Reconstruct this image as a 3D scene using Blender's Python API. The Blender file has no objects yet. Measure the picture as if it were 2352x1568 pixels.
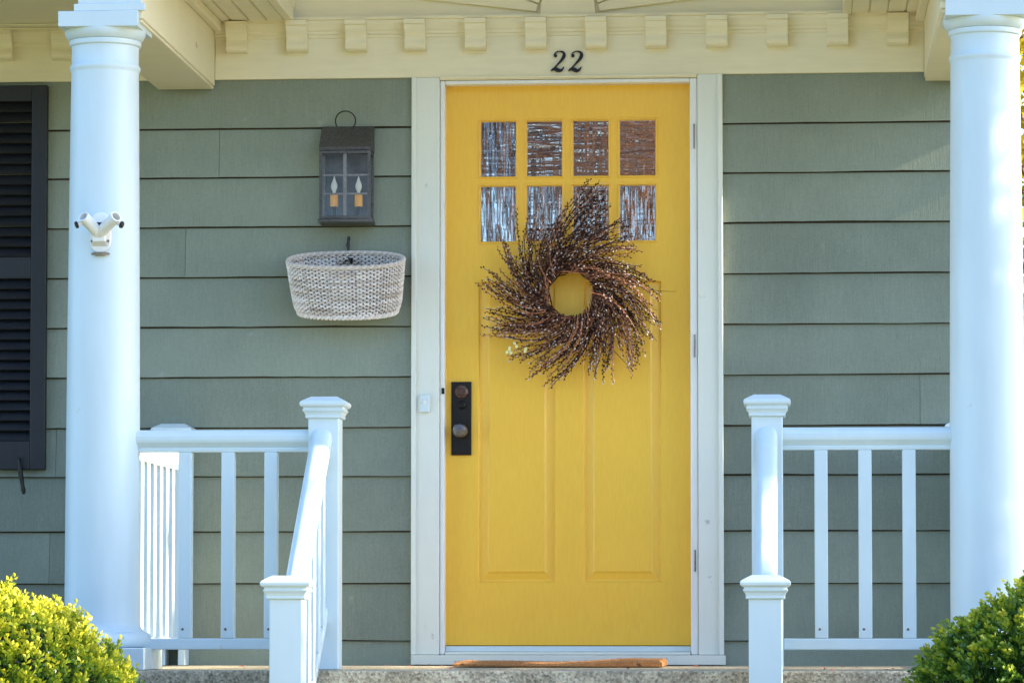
import bpy, math, random
from mathutils import Vector, Matrix, noise
R = math.radians
random.seed(22)
SC = bpy.context.scene
COL = SC.collection

# ------------------------------------------------------------------ camera
# x right, y into the house (siding face y=0), z up (porch floor z=0), origin below the door centre. Metres.
CAM = Vector((0.824, -13.4, 0.14))
YAW, PITCH, FPX, SHY = R(4.40), R(3.0), 8375.0, 217.0
cd = bpy.data.cameras.new('camera')
cam = bpy.data.objects.new('camera', cd); COL.objects.link(cam)
cam.location = CAM
cam.rotation_euler = (R(90) + PITCH, 0, YAW)
cd.sensor_width = 36; cd.lens = 36 * FPX / 2352; cd.shift_y = SHY / 2352
cd.clip_start = 0.1; cd.clip_end = 500
SC.camera = cam
SC.render.resolution_x = 1024; SC.render.resolution_y = 682

# ------------------------------------------------------------------ sky, sun, exposure
SUN_EL, SUN_FRONT = R(24.0), R(-0.35)      # low sun from the right, almost along the facade
w = bpy.data.worlds.new('World'); SC.world = w; w.use_nodes = True
nt = w.node_tree
sky = nt.nodes.new('ShaderNodeTexSky'); sky.sky_type = 'NISHITA'; sky.sun_disc = False
sky.sun_elevation = SUN_EL; sky.sun_rotation = R(90) + SUN_FRONT; sky.ozone_density = 5.0
nt.links.new(sky.outputs[0], nt.nodes['Background'].inputs[0])
nt.nodes['Background'].inputs[1].default_value = 0.15
sd = bpy.data.lights.new('sun', 'SUN'); sd.energy = 5.0; sd.angle = R(0.5); sd.color = (1, 0.86, 0.62)
sun = bpy.data.objects.new('sun', sd); COL.objects.link(sun)
tosun = Vector((math.cos(SUN_EL) * math.cos(SUN_FRONT), -math.cos(SUN_EL) * math.sin(SUN_FRONT), math.sin(SUN_EL)))
sun.rotation_euler = tosun.to_track_quat('Z', 'Y').to_euler()
SC.view_settings.view_transform = 'Standard'; SC.view_settings.look = 'None'
SC.view_settings.exposure = 1.98; SC.view_settings.gamma = 1

# ------------------------------------------------------------------ measuring helper: photo point (2352 px wide) on the plane y=Y -> x, z
_F = Vector((-math.sin(YAW) * math.cos(PITCH), math.cos(YAW) * math.cos(PITCH), math.sin(PITCH)))
_R = Vector((math.cos(YAW), math.sin(YAW), 0)); _U = _R.cross(_F)
def at(px, py, Y):
    d = _F * FPX + _R * (px - 1176) + _U * (784 + SHY - py)
    t = (Y - CAM.y) / d.y
    p = CAM + d * t
    return p.x, p.z
def ax(px, py, Y): return at(px, py, Y)[0]
def az(px, py, Y): return at(px, py, Y)[1]

# ------------------------------------------------------------------ mesh helper
class MB:
    def __init__(s): s.v = []; s.f = []; s.c = []
    def add(s, vs, fs, col=None):
        n = len(s.v); s.v += [tuple(v) for v in vs]; s.f += [tuple(i + n for i in f) for f in fs]
        if col is not None: s.c += [col] * len(fs)
    def box(s, x0, x1, y0, y1, z0, z1, col=None):
        s.add([(x0,y0,z0),(x1,y0,z0),(x1,y1,z0),(x0,y1,z0),(x0,y0,z1),(x1,y0,z1),(x1,y1,z1),(x0,y1,z1)],
              [(3,2,1,0),(4,5,6,7),(0,1,5,4),(1,2,6,5),(2,3,7,6),(3,0,4,7)], col)
    def frust(s, cx, cy, a, z0, b, z1):   # square frustum
        s.add([(cx-a,cy-a,z0),(cx+a,cy-a,z0),(cx+a,cy+a,z0),(cx-a,cy+a,z0),(cx-b,cy-b,z1),(cx+b,cy-b,z1),(cx+b,cy+b,z1),(cx-b,cy+b,z1)],
              [(3,2,1,0),(4,5,6,7),(0,1,5,4),(1,2,6,5),(2,3,7,6),(3,0,4,7)])
    def sqlathe(s, cx, cy, prof):         # square moulded section: list of (halfwidth, z)
        vs = []; fs = []
        for a, z in prof: vs += [(cx-a,cy-a,z),(cx+a,cy-a,z),(cx+a,cy+a,z),(cx-a,cy+a,z)]
        for i in range(len(prof)-1):
            for k in range(4):
                fs.append((4*i+k, 4*i+(k+1)%4, 4*i+4+(k+1)%4, 4*i+4+k))
        fs.append((3,2,1,0)); n = 4*(len(prof)-1); fs.append((n,n+1,n+2,n+3))
        s.add(vs, fs)
    def lathe(s, cx, cy, prof, n=48):
        vs = []; fs = []
        for r, z in prof:
            for k in range(n):
                a = 2*math.pi*k/n; vs.append((cx+r*math.cos(a), cy+r*math.sin(a), z))
        for i in range(len(prof)-1):
            for k in range(n): fs.append((i*n+k, i*n+(k+1)%n, (i+1)*n+(k+1)%n, (i+1)*n+k))
        fs.append(tuple(range(n))[::-1]); fs.append(tuple(range((len(prof)-1)*n, len(prof)*n)))
        s.add(vs, fs)
    def ext(s, prof, p0, p1, axis='x'):   # profile swept straight between p0 and p1; axis x: profile (y,z); y: profile (x,z); z: profile (x,y)
        vs = []; n = len(prof)
        for p in (p0, p1):
            for a, b in prof:
                if axis == 'x': vs.append((p[0], p[1]+a, p[2]+b))
                elif axis == 'y': vs.append((p[0]+a, p[1], p[2]+b))
                else: vs.append((p[0]+a, p[1]+b, p[2]))
        fs = [(i, (i+1)%n, n+(i+1)%n, n+i) for i in range(n)] + [tuple(range(n))[::-1], tuple(range(n, 2*n))]
        s.add(vs, fs)
    def tube(s, pts, rad, n=6, col=None, cap=True):
        pts = [Vector(p) for p in pts]; m = len(pts)
        if not hasattr(rad, '__len__'): rad = [rad]*m
        vs = []; fs = []; ref = None
        for i, p in enumerate(pts):
            t = (pts[min(i+1,m-1)] - pts[max(i-1,0)])
            if t.length < 1e-9: t = Vector((0,0,1))
            t.normalize()
            if ref is None: ref = Vector((0,0,1)) if abs(t.z) < .9 else Vector((1,0,0))
            u = (ref - t*ref.dot(t)).normalized(); ref = u; v = t.cross(u)
            for k in range(n):
                a = 2*math.pi*k/n; vs.append(p + (u*math.cos(a)+v*math.sin(a))*rad[i])
        for i in range(m-1):
            for k in range(n): fs.append((i*n+k, i*n+(k+1)%n, (i+1)*n+(k+1)%n, (i+1)*n+k))
        if cap: fs.append(tuple(range(n))[::-1]); fs.append(tuple(range((m-1)*n, m*n)))
        s.add(vs, fs, col)
    def disc(s, c, d, r, th, n=24):       # short cylinder from c along d
        c = Vector(c); d = Vector(d).normalized(); s.tube([c, c+d*th], r, n)
    def ball(s, c, r, n=8, m=6, sq=(1,1,1), col=None):
        vs = [(c[0], c[1], c[2]-r*sq[2])]; fs = []
        for j in range(1, m):
            b = -math.pi/2 + math.pi*j/m
            for k in range(n):
                a = 2*math.pi*k/n; vs.append((c[0]+r*sq[0]*math.cos(b)*math.cos(a), c[1]+r*sq[1]*math.cos(b)*math.sin(a), c[2]+r*sq[2]*math.sin(b)))
        vs.append((c[0], c[1], c[2]+r*sq[2]))
        for k in range(n): fs.append((0, 1+(k+1)%n, 1+k))
        for j in range(m-2):
            for k in range(n): fs.append((1+j*n+k, 1+j*n+(k+1)%n, 1+(j+1)*n+(k+1)%n, 1+(j+1)*n+k))
        e = len(vs)-1
        for k in range(n): fs.append((1+(m-2)*n+k, 1+(m-2)*n+(k+1)%n, e))
        s.add(vs, fs, col)
    def build(s, name, mat, parent=None, smooth=False, bevel=0, fix=True):
        me = bpy.data.meshes.new(name); me.from_pydata(s.v, [], s.f)
        if s.c and len(s.c) == len(s.f):
            at_ = me.attributes.new('tint', 'FLOAT', 'FACE'); at_.data.foreach_set('value', s.c)
        if fix:
            import bmesh
            b = bmesh.new(); b.from_mesh(me); bmesh.ops.recalc_face_normals(b, faces=b.faces); b.to_mesh(me); b.free()
        me.materials.append(mat)
        if smooth:
            me.polygons.foreach_set('use_smooth', [True]*len(me.polygons))
            me.set_sharp_from_angle(angle=R(38))
        me.update()
        o = bpy.data.objects.new(name, me); COL.objects.link(o)
        if parent: o.parent = parent
        if bevel:
            m = o.modifiers.new('edge', 'BEVEL'); m.width = bevel; m.segments = 2; m.limit_method = 'ANGLE'; m.angle_limit = R(35); m.harden_normals = False
        return o

def tag(o, label=None, cat=None, group=None, kind=None):
    if label: o['label'] = label
    if cat: o['category'] = cat
    if group: o['group'] = group
    if kind: o['kind'] = kind
    return o
def empty(name, loc=(0,0,0), label=None, cat=None, group=None):
    o = bpy.data.objects.new(name, None); COL.objects.link(o); o.location = loc; o.empty_display_size = .05
    return tag(o, label, cat, group)
def thing(name, loc, label, cat, group=None): # all meshes are in world coordinates, so children undo the base's offset
    return empty(name, loc, label, cat, group)
def under(o, root):
    o.parent = root; o.matrix_parent_inverse = Matrix.Translation(-Vector(root.location)) if root.parent is None else Matrix.Identity(4)
    return o

# ------------------------------------------------------------------ materials
def new_mat(name):
    m = bpy.data.materials.new(name); m.use_nodes = True
    return m, m.node_tree, m.node_tree.nodes['Principled BSDF']
def N(t, kind, **kw):
    n = t.nodes.new(kind)
    for k, v in kw.items():
        if k in n.inputs: n.inputs[k].default_value = v
        else: setattr(n, k, v)
    return n
def coords(t, scale=(1,1,1)):
    tc = N(t, 'ShaderNodeTexCoord'); mp = N(t, 'ShaderNodeMapping'); mp.inputs['Scale'].default_value = scale
    t.links.new(tc.outputs['Object'], mp.inputs['Vector']); return mp.outputs[0]
def paint(name, col, rough=.45, var=.06, bump=.15, scale=(60,60,60), var2=None, spots=None, metal=0, spec=.5, big=3.0):
    m, t, p = new_mat(name)
    p.inputs['Roughness'].default_value = rough; p.inputs['Metallic'].default_value = metal
    p.inputs['Specular IOR Level'].default_value = spec
    v = coords(t); vs = coords(t, scale)
    n1 = N(t, 'ShaderNodeTexNoise', Scale=big, Detail=5.0); t.links.new(v, n1.inputs['Vector'])
    n2 = N(t, 'ShaderNodeTexNoise', Scale=1.0, Detail=4.0); t.links.new(vs, n2.inputs['Vector'])
    add = N(t, 'ShaderNodeMath', operation='ADD'); t.links.new(n1.outputs[0], add.inputs[0]); t.links.new(n2.outputs[0], add.inputs[1])
    mr = N(t, 'ShaderNodeMapRange'); mr.inputs['From Min'].default_value = .7; mr.inputs['From Max'].default_value = 1.3
    t.links.new(add.outputs[0], mr.inputs[0])
    mx = N(t, 'ShaderNodeMix', data_type='RGBA')
    c2 = var2 or tuple(max(0, c*(1-var*2)) for c in col)
    mx.inputs[6].default_value = (*c2, 1); mx.inputs[7].default_value = (*[min(1, c*(1+var)) for c in col], 1)
    t.links.new(mr.outputs[0], mx.inputs[0]); out = mx.outputs[2]
    if spots:
        sc_, thr, scol = spots
        n3 = N(t, 'ShaderNodeTexNoise', Scale=sc_, Detail=6.0, Roughness=.7); t.links.new(v, n3.inputs['Vector'])
        m3 = N(t, 'ShaderNodeMapRange'); m3.inputs['From Min'].default_value = thr; m3.inputs['From Max'].default_value = thr+.05
        t.links.new(n3.outputs[0], m3.inputs[0])
        mx2 = N(t, 'ShaderNodeMix', data_type='RGBA'); mx2.inputs[7].default_value = (*scol, 1)
        t.links.new(out, mx2.inputs[6]); t.links.new(m3.outputs[0], mx2.inputs[0]); out = mx2.outputs[2]
    t.links.new(out, p.inputs['Base Color'])
    b = N(t, 'ShaderNodeBump', Strength=bump, Distance=.002); t.links.new(n2.outputs[0], b.inputs['Height'])
    t.links.new(b.outputs[0], p.inputs['Normal'])
    return m
def attr_mat(name, ramp, rough=.5, trans=0, spec=.3, extra=0):
    m, t, p = new_mat(name)
    a = N(t, 'ShaderNodeAttribute'); a.attribute_name = 'tint'
    cr = N(t, 'ShaderNodeValToRGB'); e = cr.color_ramp.elements
    e[0].position, e[0].color = ramp[0][0], (*ramp[0][1], 1); e[1].position, e[1].color = ramp[-1][0], (*ramp[-1][1], 1)
    for q, c in ramp[1:-1]: k = e.new(q); k.color = (*c, 1)
    t.links.new(a.outputs['Fac'], cr.inputs[0]); t.links.new(cr.outputs[0], p.inputs['Base Color'])
    p.inputs['Roughness'].default_value = rough; p.inputs['Specular IOR Level'].default_value = spec
    if trans:
        tr = N(t, 'ShaderNodeBsdfTranslucent'); t.links.new(cr.outputs[0], tr.inputs[0])
        mx = N(t, 'ShaderNodeMixShader'); mx.inputs[0].default_value = trans
        t.links.new(p.outputs[0], mx.inputs[1]); t.links.new(tr.outputs[0], mx.inputs[2])
        t.links.new(mx.outputs[0], t.nodes['Material Output'].inputs[0])
    return m

M = {}
M['white'] = paint('white_vinyl', (.66,.76,.775), .32, .02, .05, (25,25,6), spots=(16,.675,(.60,.60,.54)))
M['column'] = paint('column_paint', (.63,.735,.765), .38, .025, .08, (18,18,3), spots=(11,.675,(.58,.62,.58)))
M['trim'] = paint('trim_paint', (.77,.78,.69), .45, .012, .12, (70,70,9), spots=(11,.69,(.50,.47,.40)))
M['cream'] = paint('cream_paint', (.85,.77,.54), .55, .03, .15, (9,60,60), spots=(10,.68,(.40,.34,.20)))
M['jamb'] = paint('jamb_paint', (.85,.84,.80), .35, .03, .1, (60,60,9))
M['yellow'] = paint('yellow_door_paint', (.94,.555,.052), .36, .03, .22, (160,160,22), var2=(.91,.51,.047), big=1.6, spots=(26,.725,(.62,.47,.20)))
M['black'] = paint('shutter_paint', (.008,.010,.015), .5, .2, .3, (80,80,12))
M['iron'] = paint('black_iron', (.012,.008,.007), .40, .4, .5, (150,150,150), metal=.3)
M['bronze'] = paint('worn_bronze', (.16,.09,.07), .38, .4, .5, (150,150,150), metal=.6)
M['knob'] = paint('worn_knob', (.22,.19,.18), .32, .3, .4, (120,120,120), metal=.8)
M['pewter'] = paint('pewter', (.13,.125,.125), .42, .25, .4, (120,120,120), metal=.5, spots=(25,.62,(.06,.06,.065)))
M['muntin'] = paint('bright_pewter', (.24,.235,.25), .45, .2, .3, (90,90,90), metal=.2)
M['inner'] = paint('lantern_inner_metal', (.10,.105,.12), .35, .3, .3, (20,20,20), metal=.2)
M['hood'] = paint('dark_pewter', (.085,.082,.085), .5, .3, .4, (120,120,120), metal=.2)
M['candle'] = paint('candle_sleeve', (1.0,.44,.07), .5, .08, .1)
M['bulbglass'] = paint('bulb_glass', (.75,.76,.74), .12, .05, .0)
M['rubber'] = paint('black_plastic', (.012,.012,.014), .4, .2, .2)
M['numeral'] = paint('numeral_paint', (.006,.006,.008), .25, .2, .1)
M['brick'] = paint('brick_red', (.36,.13,.08), .85, .2, .5, (30,30,60))
M['roof'] = paint('roof_shingle', (.07,.065,.06), .9, .3, .6, (30,30,30))
M['gap_shade_underlay'] = paint('shade_dark_underlay', (.07,.055,.04), .95, .2, .3)  # wall backing darkened so gaps between siding courses read as shadow
M['foundation'] = paint('foundation_stone', (.30,.28,.25), .9, .2, .6, (40,40,40))

def siding_mat():
    m, t, p = new_mat('siding_paint'); p.inputs['Roughness'].default_value = .62; p.inputs['Specular IOR Level'].default_value = .3
    a = N(t, 'ShaderNodeAttribute'); a.attribute_name = 'tint'
    v = coords(t); vs = coords(t, (160, 160, 7)); vb = coords(t, (420, 420, 160))
    n1 = N(t, 'ShaderNodeTexNoise', Scale=2.2, Detail=6.0); t.links.new(v, n1.inputs['Vector'])
    n2 = N(t, 'ShaderNodeTexNoise', Scale=1.0, Detail=3.0); t.links.new(vs, n2.inputs['Vector'])
    n4 = N(t, 'ShaderNodeTexNoise', Scale=1.0, Detail=2.0); t.links.new(vb, n4.inputs['Vector'])
    s1 = N(t, 'ShaderNodeMath', operation='MULTIPLY'); s1.inputs[1].default_value = .45; t.links.new(a.outputs['Fac'], s1.inputs[0])
    s2 = N(t, 'ShaderNodeMath', operation='ADD'); t.links.new(s1.outputs[0], s2.inputs[0]); t.links.new(n1.outputs[0], s2.inputs[1])
    s3 = N(t, 'ShaderNodeMath', operation='MULTIPLY_ADD'); s3.inputs[1].default_value = .35; t.links.new(n2.outputs[0], s3.inputs[0]); t.links.new(s2.outputs[0], s3.inputs[2])
    s5 = N(t, 'ShaderNodeMath', operation='MULTIPLY_ADD'); s5.inputs[1].default_value = .9; t.links.new(n4.outputs[0], s5.inputs[0]); t.links.new(s3.outputs[0], s5.inputs[2])
    mr = N(t, 'ShaderNodeMapRange'); mr.inputs['From Min'].default_value = .95; mr.inputs['From Max'].default_value = 1.75; t.links.new(s5.outputs[0], mr.inputs[0])
    mx = N(t, 'ShaderNodeMix', data_type='RGBA'); mx.inputs[6].default_value = (.158,.182,.142,1); mx.inputs[7].default_value = (.275,.312,.246,1)
    t.links.new(mr.outputs[0], mx.inputs[0])
    n3 = N(t, 'ShaderNodeTexNoise', Scale=7.0, Detail=8.0, Roughness=.75); t.links.new(v, n3.inputs['Vector'])
    m3 = N(t, 'ShaderNodeMapRange'); m3.inputs['From Min'].default_value = .64; m3.inputs['From Max'].default_value = .76; m3.inputs['To Max'].default_value = .6; t.links.new(n3.outputs[0], m3.inputs[0])
    m2 = N(t, 'ShaderNodeMix', data_type='RGBA'); m2.inputs[7].default_value = (.40,.40,.36,1)
    t.links.new(m3.outputs[0], m2.inputs[0]); t.links.new(mx.outputs[2], m2.inputs[6]); t.links.new(m2.outputs[2], p.inputs['Base Color'])
    b = N(t, 'ShaderNodeBump', Strength=.5, Distance=.002); t.links.new(n2.outputs[0], b.inputs['Height']); t.links.new(b.outputs[0], p.inputs['Normal'])
    return m
M['siding'] = siding_mat()

def concrete():
    m, t, p = new_mat('aggregate_concrete'); p.inputs['Roughness'].default_value = .9
    v = coords(t)
    n1 = N(t, 'ShaderNodeTexNoise', Scale=9.0, Detail=8.0, Roughness=.7); t.links.new(v, n1.inputs['Vector'])
    vo = N(t, 'ShaderNodeTexVoronoi', Scale=130.0); t.links.new(v, vo.inputs['Vector'])
    cr = N(t, 'ShaderNodeValToRGB'); cr.color_ramp.elements[0].position = .3; cr.color_ramp.elements[0].color = (.29,.24,.165,1)
    cr.color_ramp.elements[1].position = .7; cr.color_ramp.elements[1].color = (.62,.54,.39,1)
    t.links.new(n1.outputs[0], cr.inputs[0])
    hs = N(t, 'ShaderNodeMix', data_type='RGBA', blend_type='OVERLAY'); hs.inputs[0].default_value = .55
    bw = N(t, 'ShaderNodeRGBToBW'); t.links.new(vo.outputs['Color'], bw.inputs[0])
    t.links.new(cr.outputs[0], hs.inputs[6]); t.links.new(bw.outputs[0], hs.inputs[7]); t.links.new(hs.outputs[2], p.inputs['Base Color'])
    b = N(t, 'ShaderNodeBump', Strength=.8, Distance=.004); t.links.new(vo.outputs['Distance'], b.inputs['Height']); t.links.new(b.outputs[0], p.inputs['Normal'])
    return m
M['concrete'] = concrete()

def lawn_mat():
    m, t, p = new_mat('lawn'); p.inputs['Roughness'].default_value = .9
    v = coords(t)
    n1 = N(t, 'ShaderNodeTexNoise', Scale=1.2, Detail=9.0, Roughness=.75); t.links.new(v, n1.inputs['Vector'])
    cr = N(t, 'ShaderNodeValToRGB'); cr.color_ramp.elements[0].position = .35; cr.color_ramp.elements[0].color = (.10,.11,.025,1)
    cr.color_ramp.elements[1].position = .68; cr.color_ramp.elements[1].color = (.27,.24,.08,1)
    t.links.new(n1.outputs[0], cr.inputs[0]); t.links.new(cr.outputs[0], p.inputs['Base Color'])
    b = N(t, 'ShaderNodeBump', Strength=.8, Distance=.03); t.links.new(n1.outputs[0], b.inputs['Height']); t.links.new(b.outputs[0], p.inputs['Normal'])
    return m
M['lawn'] = lawn_mat()

def pane_mat():
    m, t, p = new_mat('wavy_door_glass')
    gl = N(t, 'ShaderNodeBsdfGlossy'); gl.inputs['Roughness'].default_value = .03; gl.inputs['Color'].default_value = (.95,.93,.97,1)
    p.inputs['Base Color'].default_value = (.004,.003,.003,1); p.inputs['Roughness'].default_value = .2
    mx = N(t, 'ShaderNodeMixShader'); mx.inputs[0].default_value = .50
    t.links.new(p.outputs[0], mx.inputs[1]); t.links.new(gl.outputs[0], mx.inputs[2]); t.links.new(mx.outputs[0], t.nodes['Material Output'].inputs[0])
    a = N(t, 'ShaderNodeAttribute'); a.attribute_name = 'tint'
    va = coords(t, (48, 10, 6)); vb = coords(t, (7, 10, 58))
    na = N(t, 'ShaderNodeTexNoise', Scale=1.0, Detail=1.2, Roughness=.4); t.links.new(va, na.inputs['Vector'])
    nb = N(t, 'ShaderNodeTexNoise', Scale=1.0, Detail=1.2, Roughness=.4); t.links.new(vb, nb.inputs['Vector'])
    mm = N(t, 'ShaderNodeMix', data_type='FLOAT'); sc0 = N(t, 'ShaderNodeMath', operation='MULTIPLY_ADD'); sc0.inputs[1].default_value = .78; sc0.inputs[2].default_value = .06; t.links.new(a.outputs['Fac'], sc0.inputs[0]); t.links.new(sc0.outputs[0], mm.inputs[0]); t.links.new(na.outputs[0], mm.inputs[2]); t.links.new(nb.outputs[0], mm.inputs[3])
    b = N(t, 'ShaderNodeBump', Strength=.62, Distance=.003); t.links.new(mm.outputs[0], b.inputs['Height']); t.links.new(b.outputs[0], gl.inputs['Normal'])
    return m
M['pane'] = pane_mat()
def clear_mat():
    m, t, p = new_mat('clear_lantern_glass')
    tr = N(t, 'ShaderNodeBsdfTransparent'); gl = N(t, 'ShaderNodeBsdfGlossy'); gl.inputs['Roughness'].default_value = .08
    mx = N(t, 'ShaderNodeMixShader'); mx.inputs[0].default_value = .04
    t.links.new(tr.outputs[0], mx.inputs[1]); t.links.new(gl.outputs[0], mx.inputs[2]); t.links.new(mx.outputs[0], t.nodes['Material Output'].inputs[0])
    return m
M['clear'] = clear_mat()
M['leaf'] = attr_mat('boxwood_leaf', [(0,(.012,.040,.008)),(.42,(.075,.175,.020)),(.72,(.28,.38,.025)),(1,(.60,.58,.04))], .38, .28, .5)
M['twigs'] = attr_mat('willow_twig', [(0,(.015,.006,.005)),(.5,(.06,.022,.014)),(.8,(.28,.11,.06)),(1,(.50,.19,.09))], .5)
M['catkin'] = attr_mat('silver_catkin', [(0,(.010,.005,.005)),(.36,(.045,.018,.014)),(.6,(.45,.20,.11)),(.7,(.45,.34,.30)),(1,(.80,.72,.68))], .7)
M['blossom'] = paint('cream_blossom', (.85,.82,.40), .6, .05, .1)
M['wicker'] = attr_mat('white_wicker', [(0,(.05,.035,.03)),(.35,(.56,.48,.41)),(1,(.92,.87,.86))], .65)
M['coir'] = paint('coir_fibre', (.56,.25,.085), .95, .25, .9, (200,200,200), spots=(17,.60,(.10,.05,.03)))
M['petal'] = paint('pink_petal', (.65,.16,.12), .6, .2, .1)
M['bark'] = paint('tree_bark', (.16,.10,.065), .9, .3, .8, (20,20,4))
M['treeleaf'] = attr_mat('tree_leaf', [(0,(.07,.025,.015)),(.4,(.40,.16,.07)),(1,(.75,.48,.26))], .6, .3)
M['forsythia'] = attr_mat('yellow_blossom', [(0,(.30,.26,.02)),(1,(.80,.62,.05))], .6, .3)

# ------------------------------------------------------------------ ground
g = MB()
gy = [60, 0, -2, -6, -13, -60]; gz = [-.57, -.57, -.57, -.85, -1.35, -1.4]
for i in range(5):
    g.add([(-60,gy[i+1],gz[i+1]),(60,gy[i+1],gz[i+1]),(60,gy[i],gz[i]),(-60,gy[i],gz[i])], [(0,1,2,3)])
tag(g.build('lawn', M['lawn']), kind='structure', label='sunny spring lawn sloping down in front of the porch')
g = MB()
for i in range(1, 4):
    g.add([(-.62,gy[i+1],gz[i+1]+.004),(.62,gy[i+1],gz[i+1]+.004),(.62,gy[i],gz[i]+.004),(-.62,gy[i],gz[i]+.004)], [(0,1,2,3)])
tag(g.build('path', M['concrete']), kind='structure', label='concrete path leading to the front steps')
g = MB(); g.box(-1.72, 1.72, -1.63, .03, -.57, 0)
tag(g.build('porch_floor', M['concrete'], bevel=.006), kind='structure', label='speckled concrete porch slab in front of the yellow door')
g = MB(); g.ext([(-1.632,-.565),(-1.632,-.19),(-1.91,-.19),(-1.91,-.38),(-2.19,-.38),(-2.19,-.565)], (-.86,0,0), (.86,0,0), 'x')
tag(g.build('front_steps', M['concrete'], bevel=.006), kind='structure', label='concrete front steps between the two stair railings')

# ------------------------------------------------------------------ house
house = empty('house', (0,0,0), 'grey green shingled house front with portico and bright yellow front door', 'house')
XL, XR = -6.0, 1.60
DX0, DX1 = ax(945, 800, -.03), ax(1661, 800, -.03)      # outer edges of the door casing
ZF0, ZF1 = az(1300, 174, -.03), az(1300, 36, -.03)     # frieze bottom, cornice top
# core walls and foundation
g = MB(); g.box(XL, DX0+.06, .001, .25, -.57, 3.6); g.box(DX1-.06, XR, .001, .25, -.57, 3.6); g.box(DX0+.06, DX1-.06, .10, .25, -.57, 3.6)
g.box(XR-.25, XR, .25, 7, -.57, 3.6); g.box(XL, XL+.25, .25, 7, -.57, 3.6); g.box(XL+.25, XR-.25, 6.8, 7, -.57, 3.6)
g.build('wall', M['gap_shade_underlay'], house)
# lapped shingle courses
lines = [174-60, 283, 396, 511, 627, 743, 859, 976, 1089, 1217, 1337, 1469, 1600]
zs = [az(1665, y, -.016) for y in lines]; zs[0] = ZF1 - .02; zs[-1] = -.03
seams = {1: [ax(505, 350, 0)], 3: [ax(427, 580, 0)], 6: [ax(2113, 900, 0)], 7: [ax(130, 1050, 0)], 9: [ax(115, 1280, 0)]}
g = MB()
def course(x0, x1, zt, zb, extra):
    cuts = [x0]; x = x0 + random.uniform(.3, 1.5)
    while x < x1 - .3:
        if not (-2.3 < x < 1.6) : cuts.append(x)
        x += random.uniform(.8, 1.8)
    inc = [e for e in extra if x0+.02 < e < x1-.02]
    cuts = sorted([c for c in cuts if all(abs(c-e) > .3 for e in inc) or c == x0] + inc) + [x1]
    for a, b in zip(cuts[:-1], cuts[1:]):
        a2, b2 = a + .0007, b - .0007
        n = max(2, int((b2-a2)/.06)); tint = random.random(); off = random.uniform(-.001, .001); py = random.uniform(0, .0012)
        vs = []; fs = []
        for i in range(n+1):
            x = a2 + (b2-a2)*i/n
            j = .0034*(noise.noise(Vector((x*2.3, zb*7, 1)))) + .0016*(noise.noise(Vector((x*19, zb*7, 5))))
            z0 = zb + j + off
            vs += [(x, -.0190-py, z0), (x, -.0045, zt-.0046), (x, .0005, zt-.0046), (x, .0005, z0+.002)]
        for i in range(n):
            k = 4*i; fs += [(k, k+4, k+5, k+1), (k+3, k+7, k+4, k), (k+1, k+5, k+6, k+2)]
        k = 4*n; fs += [(0,1,2,3), (k, k+3, k+2, k+1)]
        g.add(vs, fs, tint)
for xa, xb in ((XL, DX0+.01), (DX1-.01, XR-.002)):
    g = MB()
    for i in range(len(zs)-1): course(xa, xb, zs[i], zs[i+1], seams.get(i, []))
    g.build('siding', M['siding'], house)
g = MB()
for i in range(18):          # shingles on the gable-end side wall
    g.ext([(0,0),(.018,0),(.004,.2),(0,.2)], (XR, 0, .0+.19*i-.03), (XR, 7, .0+.19*i-.03), 'y')
g.build('siding', M['siding'], house)
# main roof and eave
g = MB(); g.add([(XL-.3,-.75,3.45),(XR+.25,-.75,3.45),(XR+.25,3.5,5.9),(XL-.3,3.5,5.9),(XL-.3,-.75,3.55),(XR+.25,-.75,3.55),(XR+.25,3.5,6.0),(XL-.3,3.5,6.0)], [(0,1,2,3),(4,5,6,7),(0,1,5,4),(1,2,6,5),(2,3,7,6),(3,0,4,7)])
g.add([(XL-.3,7.6,3.45),(XR+.25,7.6,3.45),(XR+.25,3.5,5.9),(XL-.3,3.5,5.9),(XL-.3,7.6,3.55),(XR+.25,7.6,3.55),(XR+.25,3.5,6.0),(XL-.3,3.5,6.0)], [(0,1,2,3),(4,5,6,7),(0,1,5,4),(1,2,6,5),(2,3,7,6),(3,0,4,7)])
g.build('roof', M['roof'], house)

CY = -1.43
# frieze and cornice
def zf(x, y): return az(x, y, -.03)
fz = [(0, ZF0), (-.026, ZF0), (-.026, ZF1-.075), (-.031, ZF1-.073), (-.031, ZF1-.064), (-.038, ZF1-.060), (-.038, ZF1-.052), (-.044, ZF1-.046), (-.052, ZF1-.030), (-.056, ZF1-.022), (-.056, ZF1-.012), (-.066, ZF1-.010), (-.066, ZF1), (0, ZF1)]
BX0, BX1 = -1.315, 1.312     # inner faces of the two porch beams
g = MB(); g.ext(fz, (BX0, 0, 0), (BX1, 0, 0), 'x'); g.build('frieze', M['cream'], house, bevel=.0015)
BW = .218
g = MB(); fl = [(y, z if z < ZF1-.08 else z-.020) for y, z in fz]
g.ext(fl, (XL, 0, 0), (BX0-BW, 0, 0), 'x'); g.build('frieze', M['cream'], house, bevel=.0015)
g = MB(); g.box(BX1+BW, XR, -.026, 0, ZF0, ZF1); g.build('frieze', M['cream'], house, bevel=.0015)

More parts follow.
